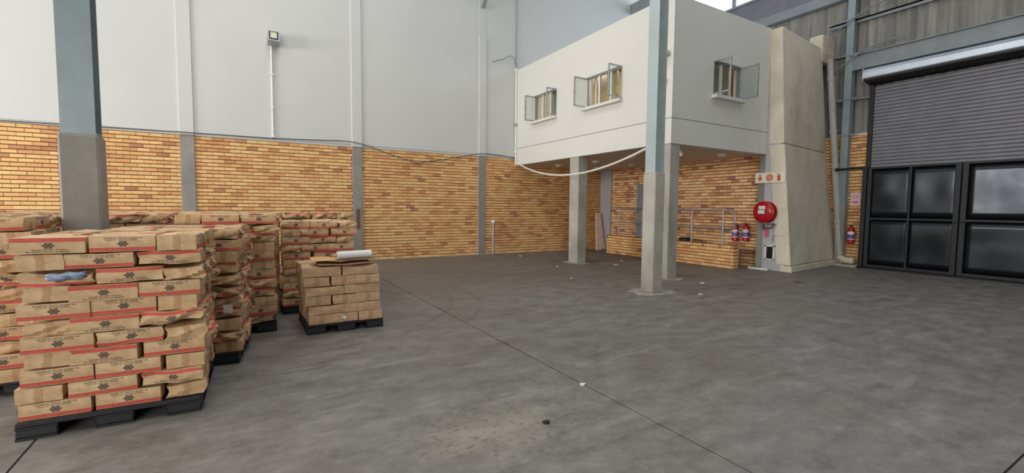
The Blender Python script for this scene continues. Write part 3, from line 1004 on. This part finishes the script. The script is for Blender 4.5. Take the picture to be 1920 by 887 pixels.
htl = G().tube(pts, 0.014, 8).build('hose_tail', 'red_dark', h, smooth=True)
G().tube([(XE - 0.1, RC.y + 0.01, RC.z - 0.33), (XE - 0.1, RC.y + 0.01, RC.z - 0.44)], [0.022, 0.014], 8).build('nozzle', 'rubber', htl)
G().box(XE - 0.016, XE - 0.011, RC.y - 0.06, RC.y + 0.04, RC.z - 0.62, RC.z - 0.42).build('faded_tag', 'label_rose', h)

# extinguishers
def extinguisher(x, y, z, label):
    t = thing('fire_extinguisher', label, 'extinguisher', (x, y, z))
    r = 0.082
    prof = [(0, 0.06), (0.015, r), (0.36, r), (0.41, 0.065), (0.435, 0.03)]
    G().lathe((x, y, z), (0, 0, 1), prof, 20).build('body', 'red', t, smooth=True)
    G().lathe((x, y, z + 0.24), (0, 0, 1), [(0, r + 0.002), (0.075, r + 0.002)], 20).build('upper_label', 'label_white', t, smooth=True)
    G().lathe((x, y, z + 0.13), (0, 0, 1), [(0, r + 0.002), (0.09, r + 0.002)], 20).build('middle_label', 'label_blue', t, smooth=True)
    G().lathe((x, y, z + 0.105), (0, 0, 1), [(0, r + 0.002), (0.02, r + 0.002)], 20).build('lower_label', 'label_white', t, smooth=True)
    vv_ = G().lathe((x, y, z + 0.43), (0, 0, 1), [(0, 0.02), (0.03, 0.022), (0.05, 0.018)], 10).build('valve', 'rubber', t)
    G().box(x - 0.12, x + 0.01, y - 0.012, y + 0.012, z + 0.475, z + 0.487).box(x - 0.1, x + 0.01, y - 0.01, y + 0.01, z + 0.45, z + 0.458).build('handle', 'rubber', vv_)
    G().tube([(x - 0.02, y, z + 0.45), (x - 0.04, y - 0.07, z + 0.43), (x - 0.04, y - 0.1, z + 0.33), (x - 0.03, y - 0.095, z + 0.15)], 0.01, 6).build('hose', 'rubber', vv_, smooth=True)
    G().box(x + 0.06, x + 0.13, y - 0.02, y + 0.02, z + 0.3, z + 0.36).build('bracket', 'rubber', t)
extinguisher(11.4, 7.42, 0.65, 'red extinguisher on the brick wall, farther from the hose reel')
extinguisher(11.4, 7.12, 0.66, 'red extinguisher on the brick wall, nearer the hose reel')
extinguisher(14.0, 5.80, 0.62, 'red extinguisher on the brick strip beside the black gate')

# downpipe in the corner
t = thing('downpipe', 'pale grey rainwater downpipe running down the buttress corner', 'downpipe', (13.95, 6.2, 0))
P0, P1 = Vector((13.92, 6.50, 5.6)), Vector((13.95, 6.03, 0.3))
G().tube([P0, P1], 0.082, 16).build('pipe', 'pvc', t, smooth=True)
for f in (0.1, 0.37, 0.55, 0.83):
    q = P0.lerp(P1, f)
    G().tube([q + Vector((0.004, 0.004, 0.05)), q + Vector((-0.002, 0, -0.05))], 0.095, 16).build('collar', 'pvc', t, smooth=True)
elb = G().tube([P1 + Vector((0, 0, 0.02)), P1 + Vector((-0.01, -0.02, -0.07)), P1 + Vector((-0.02, -0.09, -0.13)), P1 + Vector((-0.02, -0.17, -0.14))], 0.09, 16).build('elbow', 'cream', t, smooth=True)
G().tube([P1 + Vector((-0.02, -0.15, -0.14)), P1 + Vector((-0.02, -0.34, -0.14)), P1 + Vector((-0.02, -0.36, -0.14))], [0.085, 0.085, 0.06], 16).build('outlet', 'cream', elb, smooth=True)
tag(G().box(13.75, RX, 5.56, 6.1, 0.0, 0.06).build('concrete_pad', 'concrete', None, 0.01), 'low concrete pad under the downpipe outlet by the gate', 'pad')

# steel post on the right wall
t = thing('wall_post', 'slim pale blue-grey steel post between the downpipe and the black gate', 'post', (14.0, 6.03, 0))
G().box(13.9, 14.09, 5.94, 6.15, 0, 1.66).build('plinth', 'concrete_dark', t, 0.01)
g = G().box(13.93, 13.945, 5.96, 6.13, 1.66, 11.85).box(14.07, 14.085, 5.96, 6.13, 1.66, 11.85).box(13.945, 14.07, 6.035, 6.05, 1.66, 11.85)
g.build('steel_section', 'teal', t)
for z in (4.44, 5.60, 6.52, 3.5):
    G().box(13.915, 13.93, 5.8, 6.3, z - 0.02, z + 0.02).build('cleat', 'beam', t)
def arc(y0, z0, y1, z1, bulge):
    n = 12
    return [(13.84, y0 + (y1 - y0) * k / n, z0 + (z1 - z0) * k / n + bulge * math.sin(PI * k / n)) for k in range(n + 1)]
tag(G().tube(arc(6.3, 5.25, 4.9, 5.72, 0.14), 0.018, 6).build('stay', 'beam', smooth=True), 'lower curved grey stay crossing the slim post at beam height', 'stay')
tag(G().tube(arc(6.3, 6.3, 4.9, 6.74, 0.12), 0.018, 6).build('stay', 'beam', smooth=True), 'upper curved grey stay crossing the slim post below the rail', 'stay')

# pink notice
NY = 0.09
t = thing('notice', 'pink notice with rose print on the brick strip beside the gate', 'notice', (14.08, 5.69, 1.8))
G().box(14.082, 14.094, 5.58 + NY, 5.80 + NY, 1.62, 1.97).build('sheet', 'label_pink', t)
G().box(14.078, 14.083, 5.62 + NY, 5.76 + NY, 1.70, 1.75).box(14.078, 14.083, 5.62 + NY, 5.72 + NY, 1.66, 1.675).build('lower_print', 'label_rose', t)
for k in range(4):
    G().box(14.078, 14.083, 5.615 + NY, 5.765 + NY, 1.80 + 0.036 * k, 1.814 + 0.036 * k).build('text_line', 'label_pink' if k == 9 else 'label_rose', t)

# ------------------------------------------------------------------ roller shutter and gate
sh = tag(D.objects.new('roller_shutter', None), 'wide grey roller shutter behind the black gate', 'shutter', kind='thing'); C.objects.link(sh); sh.location = (14.02, 3.0, 2.6)
sl = 0.086
g = G()
prof = [(0.0, 0.0), (-0.012, 0.008), (-0.016, 0.03), (-0.016, 0.05), (-0.006, 0.074), (0.008, 0.078), (0.012, 0.086), (0.02, 0.086), (0.02, 0.0)]
g.prism([(14.02 + x, 5.46, 0.0 + z) for x, z in prof], (0, -5.2, 0))
s0 = g.build('slat', 'slat', sh, loc=(0, 0, 0))
# slats share one mesh; the first is moved with the rest
n_sl = 54
for k in range(n_sl):
    o = s0 if k == 0 else s0.copy()
    if k: C.objects.link(o)
    o.location = (0, 0, 0.02 + k * sl)
for o in [c for c in sh.children]:
    pass
s0.data.transform(Matrix.Translation((0, 0, 0.0)))
for y in (5.5, 0.22):
    G().box(13.97, 14.06, y - 0.05, y + 0.05, 0, 4.7).build('guide_channel', 'black_steel', sh)
hd = thing('shutter_hood', 'bright metal hood over the top of the roller shutter', 'hood', (13.85, 3, 4.85))
G().prism([(14.08, 5.62, 4.85), (13.74, 5.62, 4.85), (13.72, 5.62, 4.87), (13.72, 5.62, 5.0), (13.80, 5.62, 5.09), (14.08, 5.62, 5.1)], (0, -5.5, 0)).build('cover', 'hood', hd)
G().prism([(14.08, 5.58, 4.72), (13.8, 5.58, 4.74), (13.74, 5.58, 4.80), (13.74, 5.58, 4.85), (14.08, 5.58, 4.85)], (0, -5.4, 0)).build('dark_gap', 'black_steel', hd)  # black solid standing in for the shaded gap below the hood
G().box(13.72, 14.08, 5.62, 5.635, 4.8, 5.1).build('end_plate', 'hood', hd)

GX = 13.86
def gate_leaf(y0, y1, stiles, label):
    t = thing('gate_leaf', label, 'gate', (GX, (y0 + y1) / 2, 0))
    lo, hi = 0.05, 2.60
    for z0, z1, nm in ((hi - 0.05, hi, 'top_rail'), (1.27, 1.32, 'middle_rail'), (lo, lo + 0.07, 'bottom_rail')):
        G().box(GX - 0.03, GX + 0.03, y1, y0, z0, z1).build(nm, 'black_steel', t, 0.004)
    for y, wd in stiles:
        G().box(GX - 0.032, GX + 0.032, y - wd / 2, y + wd / 2, lo, hi).build('stile', 'black_steel', t, 0.004)
    ys = [y for y, _ in stiles]
    for a, b_ in zip(ys, ys[1:]):
        for z0, z1 in ((lo + 0.07, 1.27), (1.32, hi - 0.05)):
            # sheet with a shallow dent grid
            g = G()
            nu, nv = 10, 8
            rr = random.Random(int(a * 100 + z0 * 10))
            ph = [rr.uniform(0, 6) for _ in range(4)]
            grid = [[g.bm.verts.new((GX + 0.004 + 0.006 * math.sin(3.1 * i / nu * 2 + ph[0]) * math.sin(2.6 * j / nv * 2 + ph[1]) * math.sin(PI * i / nu) * math.sin(PI * j / nv), a + (b_ - a) * i / nu, z0 + (z1 - z0) * j / nv)) for j in range(nv + 1)] for i in range(nu + 1)]
            for i in range(nu):
                for j in range(nv):
                    g._face([grid[i][j], grid[i + 1][j], grid[i + 1][j + 1], grid[i][j + 1]])
            o = g.build('sheet', 'gate_sheet', t, smooth=True)
            sd = o.modifiers.new('thickness', 'SOLIDIFY'); sd.thickness = 0.003; sd.offset = 0
    return t
gl = gate_leaf(5.43, 3.66, [(5.385, 0.09), (4.56, 0.05), (3.71, 0.10)], 'black sheet-steel gate leaf beside the brick strip')
G().box(GX - 0.05, GX - 0.03, 3.66, 3.74, 1.22, 1.26).tube([(GX - 0.05, 3.75, 1.24), (GX - 0.05, 3.45, 1.27)], 0.012, 8).build('bolt', 'black_steel', gl)
gate_leaf(3.64, 0.4, [(3.59, 0.10), (2.0, 0.05), (0.45, 0.1)], 'black sheet-steel gate leaf reaching out of frame on the right')
t = thing('gate_post', 'dark gate post with an arm reaching over the brick strip', 'post', (13.88, 5.57, 0))
G().box(13.8, 13.94, 5.44, 5.54, 0, 2.63).build('post', 'black_steel', t, 0.006)
G().tube([(13.82, 5.5, 2.6), (13.80, 6.12, 2.585)], 0.03, 8).build('arm', 'black_steel', t)
G().lathe((13.80, 6.10, 2.585), (0, 1, 0), [(0, 0.04), (0.05, 0.045), (0.07, 0.03)], 10).build('arm_end', 'black_steel', t)
tag(G().box(13.8, 13.92, 0.2, 5.6, 0.0, 0.03).build('gate_track', 'black_steel'), 'dark steel floor track under the black gate', 'track')

# ------------------------------------------------------------------ pallets
def pallet(x0, y0, wx, wy, rot, label, mat='black'):
    t = thing('pallet', label, 'pallet', (x0 + wx / 2, y0 + wy / 2, 0))
    cx, cy = x0 + wx / 2, y0 + wy / 2
    for k in range(7):
        a = y0 + wy * k / 7
        G().box(x0, x0 + wx, a + 0.008, a + wy / 7 - 0.008, 0.082, 0.113).build('deck_board', mat, t, 0.003)
    for i in range(3):
        bx = x0 + (wx - 0.2) * i / 2
        sg = G().box(bx, bx + 0.2, y0, y0 + wy, 0.07, 0.082).build('stringer', mat, t)
        for j in range(3):
            by = y0 + (wy - 0.14) * j / 2
            G().box(bx, bx + 0.2, by, by + 0.14, 0.018, 0.07).build('block', mat, sg, 0.006)
        G().box(bx, bx + 0.2, y0, y0 + wy, 0.0, 0.018).build('runner', mat, sg)
    t.rotation_euler = (0, 0, rot)
    return t


# ------------------------------------------------------------------ cartons
L_, S_, H_ = 0.352, 0.226, 0.102
PITCH = 0.1064


def carton_mesh(name, mat, lx, ly, lz, crush=0.0, bulge=0.004, seed=0, nu=8, nv=4, nw=4, slump=0.0):
    rr = random.Random(seed)
    g = G()
    bm = g.bm
    uvl = bm.loops.layers.uv.new('UVMap')
    ph = [rr.uniform(0, 6.28) for _ in range(12)]
    cache = {}
    def P(i, j, k):
        key = (i, j, k)
        if key in cache: return cache[key]
        a, b_, c = i / nu, j / nv, k / nw
        x, y, z = (a - 0.5) * lx, (b_ - 0.5) * ly, c * lz
        sx, sy, sz = math.sin(PI * a), math.sin(PI * b_), math.sin(PI * c)
        if j == 0: y -= bulge * sx * sz
        if j == nv: y += bulge * sx * sz
        if i == 0: x -= bulge * sy * sz
        if i == nu: x += bulge * sy * sz
        if k == nw: z += -0.004 * sx * sy
        if crush:
            f = crush * c
            z -= f * (0.35 + 0.65 * math.sin(2.2 * a + ph[0]) ** 2) * lz * (0.6 + 0.4 * math.sin(3 * b_ + ph[1]))
            y += crush * 0.06 * math.sin(5 * a + ph[2]) * (sz + 0.3 * c)
            x += crush * 0.04 * math.sin(6 * b_ + 4 * c + ph[3]) * sz
            y += crush * 0.025 * math.sin(13 * a + 5 * c + ph[4])
            x += crush * 0.02 * math.sin(11 * c + 9 * b_ + ph[6])
            z += crush * 0.012 * math.sin(11 * a + ph[5])
        z -= slump * lz * a * c
        z = max(z, 0.0) if k else z + (0.003 * abs(math.sin(7 * a + ph[7])) if crush else 0)
        v_ = bm.verts.new((x, y, z))
        cache[key] = v_
        return v_
    def quad(vs, uvs):
        f = bm.faces.new(vs)
        for l, q in zip(f.loops, uvs): l[uvl].uv = q
    for i in range(nu):
        for k in range(nw):
            for j, fl in ((0, False), (nv, True)):
                vs = [P(i, j, k), P(i + 1, j, k), P(i + 1, j, k + 1), P(i, j, k + 1)]
                u0, u1 = i / nu, (i + 1) / nu
                if fl: u0, u1 = 1 - u0, 1 - u1
                uv = [(u0, k / nw), (u1, k / nw), (u1, (k + 1) / nw), (u0, (k + 1) / nw)]
                if fl: vs, uv = vs[::-1], uv[::-1]
                quad(vs, uv)
    for j in range(nv):
        for k in range(nw):
            for i, fl in ((0, True), (nu, False)):
                vs = [P(i, j, k), P(i, j + 1, k), P(i, j + 1, k + 1), P(i, j, k + 1)]
                uv = [(2 + j / nv, k / nw), (2 + (j + 1) / nv, k / nw), (2 + (j + 1) / nv, (k + 1) / nw), (2 + j / nv, (k + 1) / nw)]
                if fl: vs, uv = vs[::-1], uv[::-1]
                quad(vs, uv)
    for i in range(nu):
        for j in range(nv):
            for k, fl in ((0, True), (nw, False)):
                vs = [P(i, j, k), P(i + 1, j, k), P(i + 1, j + 1, k), P(i, j + 1, k)]
                uv = [(4 + i / nu, j / nv), (4 + (i + 1) / nu, j / nv), (4 + (i + 1) / nu, (j + 1) / nv), (4 + i / nu, (j + 1) / nv)]
                if fl: vs, uv = vs[::-1], uv[::-1]
                quad(vs, uv)
    me = D.meshes.new(name)
    bm.to_mesh(me); bm.free()
    me.materials.append(M[mat])
    me.polygons.foreach_set('use_smooth', [True] * len(me.polygons))
    me.set_sharp_from_angle(angle=math.radians(38))
    return me


CLEAN = [carton_mesh('carton', 'box', L_, S_, H_, 0.0, 0.003 + 0.002 * k, k) for k in range(3)]
DENT = [carton_mesh('carton', 'box', L_, S_, H_, 0.09 + 0.04 * k, 0.009, 10 + k) for k in range(4)]
CRUSH = [carton_mesh('carton', 'box', L_ * 1.03, S_ * 1.04, H_, 0.24 + 0.07 * k, 0.016, 20 + k, 14, 6, 6) for k in range(4)]
PL, PS, PH = 0.417, 0.277, 0.109
PLAIN = [carton_mesh('carton', 'box_plain', PL, PS, PH, 0.06 * k, 0.005, 30 + k) for k in range(3)]


def top_flaps(o, lx, ly, mat, h):
    """two lid flaps meeting along the middle of the carton"""
    for sgn in (-1, 1):
        g = G()
        g.hexa([(-lx / 2 + 0.002, 0.002 * sgn, h - 0.002), (lx / 2 - 0.002, 0.002 * sgn, h - 0.002), (lx / 2 - 0.002, sgn * (ly / 2 - 0.002), h - 0.002), (-lx / 2 + 0.002, sgn * (ly / 2 - 0.002), h - 0.002),
                (-lx / 2 + 0.002, 0.002 * sgn, h + 0.004 + random.uniform(0, 0.012)), (lx / 2 - 0.002, 0.002 * sgn, h + 0.004 + random.uniform(0, 0.012)), (lx / 2 - 0.002, sgn * (ly / 2 - 0.002), h + 0.002), (-lx / 2 + 0.002, sgn * (ly / 2 - 0.002), h + 0.002)])
        f = g.build('top_flap', mat)
        f.parent = o


ORD = ['bottom', 'second', 'third', 'fourth', 'fifth', 'sixth', 'seventh', 'eighth', 'ninth', 'tenth', 'eleventh', 'twelfth', 'thirteenth']


def carton(me, pos, rz, flip, label, group, tilt=0.0, cat='box', h=H_):
    o = D.objects.new('cardboard_box', me)
    C.objects.link(o)
    # upside-down cartons turn about their long axis, so they stay where they stand
    if flip:
        o.location = (pos[0], pos[1], pos[2] + h)
        o.rotation_euler = (PI, tilt, rz)
    else:
        o.location = pos
        o.rotation_euler = (0, tilt, rz)
    tag(o, label, cat, group)
    return o


def pinwheel(par, l=L_ + 0.014, s_=S_ + 0.010):
    """8 cartons round the edge of a layer plus two inside: (where, x, y, turned)"""
    wd = 2 * l + s_
    out = [('front left', l / 2, s_ / 2, 0), ('front middle', l * 1.5, s_ / 2, 0), ('front right corner', wd - s_ / 2, l / 2, 1),
           ('right side', wd - s_ / 2, l * 1.5, 1), ('back right', wd - l / 2, wd - s_ / 2, 0), ('back middle', wd - l * 1.5, wd - s_ / 2, 0),
           ('back left', s_ / 2, wd - l / 2, 1), ('left side', s_ / 2, wd - l * 1.5, 1), ('inside front', wd / 2 - 0.03, s_ * 1.5 + 0.01, 0), ('inside back', wd / 2 + 0.03, s_ * 2.5 + 0.01, 0)]
    if par:
        nm = {'front left': 'front right', 'front right corner': 'front left corner', 'right side': 'left side', 'left side': 'right side', 'back right': 'back left', 'back left': 'back right corner', }
        out = [(nm.get(a, a), wd - x, y, t) for a, x, y, t in out]
    return wd, out


made = {}
bulk = G()
bulk.bm.loops.layers.uv.new('UVMap')


def stack(x0, y0, rot, layers, keep, phrase, group, plan=None, z0=0.115, jit=0.012, seed=0, same=None, bulk_below=0, start=0, bad=0.25):
    rr = random.Random(seed)
    wd, _ = pinwheel(0)
    cr, sr = math.cos(rot), math.sin(rot)
    px, py = x0 + wd, y0                                  # turns about its front right corner
    for ly in range(start, layers):
        par = ly % 2
        sx, sy_ = rr.uniform(-0.022, 0.016), rr.uniform(-0.006, 0.012)
        _, cells = pinwheel(par)
        for where, x, y, turned in cells:
            top = ly == layers - 1
            if not keep(where, ly, top):
                continue
            dx, dy = x - wd + sx + rr.gauss(0, jit), y + sy_ + rr.gauss(0, jit)
            X, Y = px + dx * cr - dy * sr, py + dx * sr + dy * cr
            z = z0 + ly * PITCH
            a = rot + (PI / 2 if turned else 0) + rr.gauss(0, 0.025)
            flip, style = bool(rr.random() < 0.3), 'dent'
            if rr.random() < bad or ('right' in where and turned and rr.random() < bad * 2): style = 'crush'
            elif rr.random() < 0.4: style = 'clean'
            key = (ly, where)
            tilt = rr.gauss(0, 0.012)
            if plan and key in plan:
                style, flip = plan[key]
            me = {'clean': CLEAN, 'dent': DENT, 'crush': CRUSH}[style]
            me = me[rr.randrange(len(me))]
            ly_name = 'top' if top else ORD[ly]
            if same: lab = same
            else:
                lab = '%s cardboard box in %s, %s layer, %s' % ({'clean': 'crisp', 'dent': 'dented', 'crush': 'crushed'}[style], phrase, ly_name if (top or ly == 0) else ly_name + '', where)
            made[(group, ly, where)] = o = carton(me, (X, Y, z), a, flip, lab, group, tilt if style != 'clean' else 0.0)
            if top and not flip and style == 'clean' and z0 + 1 > 0 and not bulk_below:
                top_flaps(o, L_, S_, 'box', H_)
    if bulk_below:
        _, cells = pinwheel(0)
        for ly in range(bulk_below):
            _, cells = pinwheel(ly % 2)
            for where, x, y, turned in cells:
                if 'inside' in where: continue
                hx, hy = (S_ / 2, L_ / 2) if turned else (L_ / 2, S_ / 2)
                X, Y = x0 + x, y0 + y
                z = z0 + ly * PITCH
                bulk.box(X - hx, X + hx, Y - hy, Y + hy, z, z + H_)


# nearest stack: the plan follows the photograph, layer by layer (style, upside down)
plan = {
    (0, 'front left'): ('clean', False), (0, 'front middle'): ('clean', False), (0, 'front right corner'): ('dent', False),
    (1, 'front left corner'): ('dent', False), (1, 'front middle'): ('clean', False), (1, 'front right'): ('dent', True),
    (2, 'front left'): ('clean', False), (2, 'front middle'): ('clean', False),
    (3, 'front left corner'): ('dent', False), (3, 'front middle'): ('clean', True), (3, 'front right'): ('clean', False),
    (4, 'front left'): ('clean', False), (4, 'front middle'): ('dent', False),
    (5, 'front left corner'): ('crush', False), (5, 'front middle'): ('clean', True), (5, 'front right'): ('crush', True),
    (6, 'front left'): ('clean', False), (6, 'front middle'): ('clean', False), (6, 'front right corner'): ('clean', False),
    (7, 'front left corner'): ('dent', False), (7, 'front middle'): ('clean', True), (7, 'front right'): ('clean', False),
    (8, 'front left'): ('crush', False), (8, 'front middle'): ('dent', True), (8, 'front right corner'): ('crush', False),
    (9, 'front left corner'): ('dent', False), (9, 'front middle'): ('dent', False), (9, 'front right'): ('dent', True),
    (10, 'front left'): ('clean', True), (10, 'front middle'): ('clean', False), (10, 'front right corner'): ('clean', False),
}
front = lambda wh: 'front' in wh and 'inside' not in wh
rightside = lambda wh: 'right' in wh
stack(-1.235, 3.95, math.radians(-2), 11, lambda wh, ly, top: top or front(wh) or rightside(wh) or (wh == 'left side'), 'nearest stack', 'boxes of the nearest stack', plan, seed=1, jit=0.010, bad=0.12)
stack(-1.01, 4.96, math.radians(-6), 11, lambda wh, ly, top: top or rightside(wh), 'second stack back', 'boxes of the second stack back', seed=2, bad=0.25)
stack(-0.635, 6.0, math.radians(-1), 12, lambda wh, ly, top: (top and 'back' not in wh) or ('front right' in wh) or ('right' in wh and ly % 2 == 0 and 'side' not in wh), 'third stack back', 'boxes of the third stack back', seed=3, bad=0.2)
stack(0.465, 6.88, math.radians(0), 11, lambda wh, ly, top: top or front(wh), 'stack behind plain pallet', 'boxes of the stack behind the plain pallet', seed=4, bad=0.15)
stack(-2.39, 4.95, 0, 12, lambda wh, ly, top: top or ('right' in wh and 'back' not in wh), 'far left stack', 'boxes of the far left stack', seed=5, bad=0.3)
rear = [(-2.95, 6.1), (-1.72, 6.55), (-3.5, 7.55), (-2.5, 7.6), (-1.5, 7.65), (-0.52, 7.1), (-3.6, 8.65), (-2.55, 8.7), (-1.5, 8.75), (-0.45, 8.2), (0.6, 8.0), (-0.4, 9.3)]
ROWS = ['nearest rear row, outer stack', 'stack just left of the column', 'second rear row, leftmost stack', 'second rear row, second stack', 'second rear row, third stack', 'second rear row, fourth stack', 'third rear row, leftmost stack', 'third rear row, second stack', 'third rear row, third stack', 'third rear row, fourth stack', 'third rear row, rightmost stack', 'last rear stack by the wall']
for i, (x, y) in enumerate(rear):
    nl = 13
    stack(x, y, 0, nl, lambda wh, ly, top: top, ROWS[i], 'boxes on the rear stacks', seed=40 + i, same=None, bulk_below=nl - 1, start=nl - 1, z0=0.006, bad=0.4, jit=0.02)
bo = bulk.build('stacked_boxes', 'box_plain')
tag(bo, 'mass of cardboard boxes under the tops of the rear stacks', 'boxes', kind='stuff')

pallet(-1.24, 3.94, 0.97, 0.99, math.radians(-2), 'black plastic pallet under the nearest box stack')
pallet(-0.97, 5.0, 0.97, 0.95, math.radians(-6), 'black plastic pallet under the second box stack back')
pallet(-0.64, 6.02, 0.97, 0.95, 0, 'black plastic pallet under the third box stack back')
pallet(0.46, 6.89, 0.97, 0.95, 0, 'black plastic pallet under the stack behind the plain boxes')
pallet(-2.39, 4.96, 0.97, 0.95, 0, 'black plastic pallet under the far left box stack')
# blue-grey bag bulging out of a torn carton, white label on the second stack
g = G()
pts = []
rr = random.Random(3)
n, mm = 14, 8
grid = []
for i in range(n + 1):
    row = []
    for j in range(mm + 1):
        a, b_ = i / n, j / mm
        e = math.sin(PI * a) * math.sin(PI * b_)
        row.append(g.bm.verts.new((-1.07 + 0.19 * a, 3.955 - 0.022 * e ** 0.6 + 0.007 * math.sin(19 * a + 11 * b_), 1.005 + 0.04 * b_ + 0.012 * a + 0.005 * math.sin(14 * a))))
    grid.append(row)
for i in range(n):
    for j in range(mm):
        g._face([grid[i][j], grid[i + 1][j], grid[i + 1][j + 1], grid[i][j + 1]])
o = g.build('plastic_bag', 'bluebag', smooth=True)
sd = o.modifiers.new('thickness', 'SOLIDIFY'); sd.thickness = 0.006
o['label'] = 'crumpled blue-grey plastic showing from the torn box'
q = made[('boxes of the nearest stack', 8, 'front left')]
o.parent = q
o.matrix_parent_inverse = Matrix.LocRotScale(q.location, q.rotation_euler, None).inverted()
q['label'] = 'crushed torn box with blue-grey plastic showing, ninth layer of nearest stack'
tag(G().hexa([(-0.165, 4.945, 0.50), (-0.095, 4.938, 0.49), (-0.095, 4.941, 0.49), (-0.165, 4.948, 0.50), (-0.17, 4.94, 0.575), (-0.09, 4.933, 0.57), (-0.09, 4.936, 0.57), (-0.17, 4.943, 0.575)]).build('paper_label', 'paper'), 'white paper label on the front of the second stack back', 'label')

# plain carton pallet
pallet(0.62, 5.64, 0.87, 0.92, 0, 'black plastic pallet under the plain brown boxes')
rr = random.Random(11)
for ly in range(6):
    lean = -0.008 * ly
    z = 0.115 + ly * 0.112
    cells = []
    if ly % 2 == 1:
        for i in range(2):
            for j in range(3): cells.append((0.63 + PL * (i + 0.5) + 0.004 * i, 5.64 + (PS + 0.004) * (j + 0.5), 0, ('front ' if j == 0 else 'middle row ' if j == 1 else 'back row ') + ('left' if i == 0 else 'right')))
    else:
        for i in range(3):
            for j in range(2): cells.append((0.63 + (PS + 0.004) * (i + 0.5), 5.64 + (PL + 0.004) * (j + 0.5), 1, ('front ' if j == 0 else 'back row ') + ('left', 'middle', 'right')[i]))
    for x, y, tn, wh in cells:
        if ly < 5 and not ('front' in wh or wh.endswith('left')): continue
        o = carton(PLAIN[rr.randrange(3)], (x + lean + rr.gauss(0, 0.006), y + rr.gauss(0, 0.006), z), (PI / 2 if tn else 0) + rr.gauss(0, 0.012), False,
                   'plain brown box on the small pallet, %s layer, %s' % ('top' if ly == 5 else ORD[ly], wh), 'plain boxes on the small pallet')
        o.name = 'plain_box'
        if ly == 0 and wh == 'front middle':
            q = blob(x - 0.02, z + 0.055, 0.035, 0.022, 0, 0.004, 9, 0.4, 31)
            for v_ in q.bm.verts: v_.co = (v_.co.x, y - PL / 2 - 0.012 - v_.co.z, v_.co.y)
            q = q.build('torn_patch', 'paper')
            q.parent = o
            q.matrix_parent_inverse = Matrix.LocRotScale(o.location, o.rotation_euler, None).inverted()
            q['label'] = 'small white torn patch'
        if ly == 5: top_flaps(o, PL, PS, 'box_plain', PH - 0.004)
zt = 0.115 + 6 * 0.112
def sheet(x0, x1, y0, y1, z, lift, mat, name, label, seed):
    rr = random.Random(seed)
    g = G()
    n = 8
    top = [[g.bm.verts.new((x0 + (x1 - x0) * i / n, y0 + (y1 - y0) * j / 4 + 0.012 * math.sin(5 * i / n + seed) * (1 if j in (0, 4) else 0), z + lift * abs(math.sin(2.4 * i / n + seed)) * (0.4 + 0.15 * j) + 0.004)) for j in range(5)] for i in range(n + 1)]
    for i in range(n):
        for j in range(4): g._face([top[i][j], top[i + 1][j], top[i + 1][j + 1], top[i][j + 1]])
    o = g.build(name, mat)
    sd = o.modifiers.new('thickness', 'SOLIDIFY'); sd.thickness = 0.006; sd.offset = 1
    return tag(o, label, 'cardboard')
sheet(0.75, 1.36, 5.63, 5.98, zt + 0.004, 0.03, 'sheet_edge', 'cardboard_sheet', 'flattened brown cardboard under the film roll on the plain boxes', 2)
sheet(0.70, 1.02, 5.72, 6.05, zt + 0.045, 0.03, 'sheet', 'cardboard_sheet', 'torn orange-brown cardboard piece left of the film roll', 4)
sheet(0.90, 1.42, 5.70, 5.96, zt + 0.048, 0.012, 'sheet_edge', 'cardboard_sheet', 'curled cardboard strip directly beneath the film roll', 6)
t = thing('film_roll', 'white stretch-film roll on its tube on top of the plain boxes', 'film roll', (1.2, 5.8, zt + 0.11))
q0, q1 = Vector((0.98, 5.78, zt + 0.115)), Vector((1.40, 5.86, zt + 0.115))
ax = (q1 - q0).normalized()
G().tube([q0, q0 + ax * 0.005, q1 - ax * 0.005, q1], [0.04, 0.047, 0.047, 0.04], 20).build('film', 'film', t, smooth=True)
G().tube([q0 - ax * 0.05, q1 + ax * 0.07], 0.02, 14).build('core_tube', 'sheet', t, smooth=True)
t = thing('tape_roll', 'small white tape roll behind the film roll', 'tape roll', (1.42, 6.1, zt + 0.01))
g = G()
cc = Vector((1.36, 6.15, zt + 0.012))
n = 24
g.loft([[g.bm.verts.new(cc + Vector((r * math.cos(2 * PI * k / n), r * math.sin(2 * PI * k / n), hh))) for k in range(n)] for r, hh in ((0.04, 0), (0.07, 0), (0.07, 0.05), (0.04, 0.05), (0.04, 0))], cap=False)
g.build('roll', 'film', t, smooth=True)

# ------------------------------------------------------------------ litter on the floor
lit = [(8.50, 8.88, 0.07, 'white paper scrap between the middle concrete column and the steel column'), (6.9, 9.32, 0.04, 'tiny white scrap in front of the middle concrete column'),
       (2.453, 2.93, 0.03, 'white scrap lying on the long floor joint in the foreground'), (8.01, 5.88, 0.06, 'white paper strip right of the corner column foot'),
       (7.4, 11.9, 0.05, 'white scrap by the foot of the left brick wall'), (6.9, 5.1, 0.05, 'white scrap just right of the steel column foot'),
       (6.0, 7.6, 0.03, 'tiny white scrap in the middle of the open floor'), (9.3, 9.5, 0.05, 'pale scrap near the low brick wall')]
for i, (x, y, r, lab) in enumerate(lit):
    tag(blob(x, y, r, r * 0.6, 0.001, 0.012, 7, 0.35, 60 + i).build('paper_scrap', 'paper'), lab, 'litter', 'scraps on the floor')
tag(blob(1.79, 2.52, 0.025, 0.02, 0.001, 0.015, 7, 0.3, 77).build('rubber_scrap', 'rubber'), 'small black scrap on the foreground floor', 'litter')
tag(blob(9.9, 5.05, 0.16, 0.07, 0.001, 0.006, 11, 0.4, 81).build('rust_flakes', 'rust'), 'patch of rust-brown flakes on the floor before the buttress', 'litter')
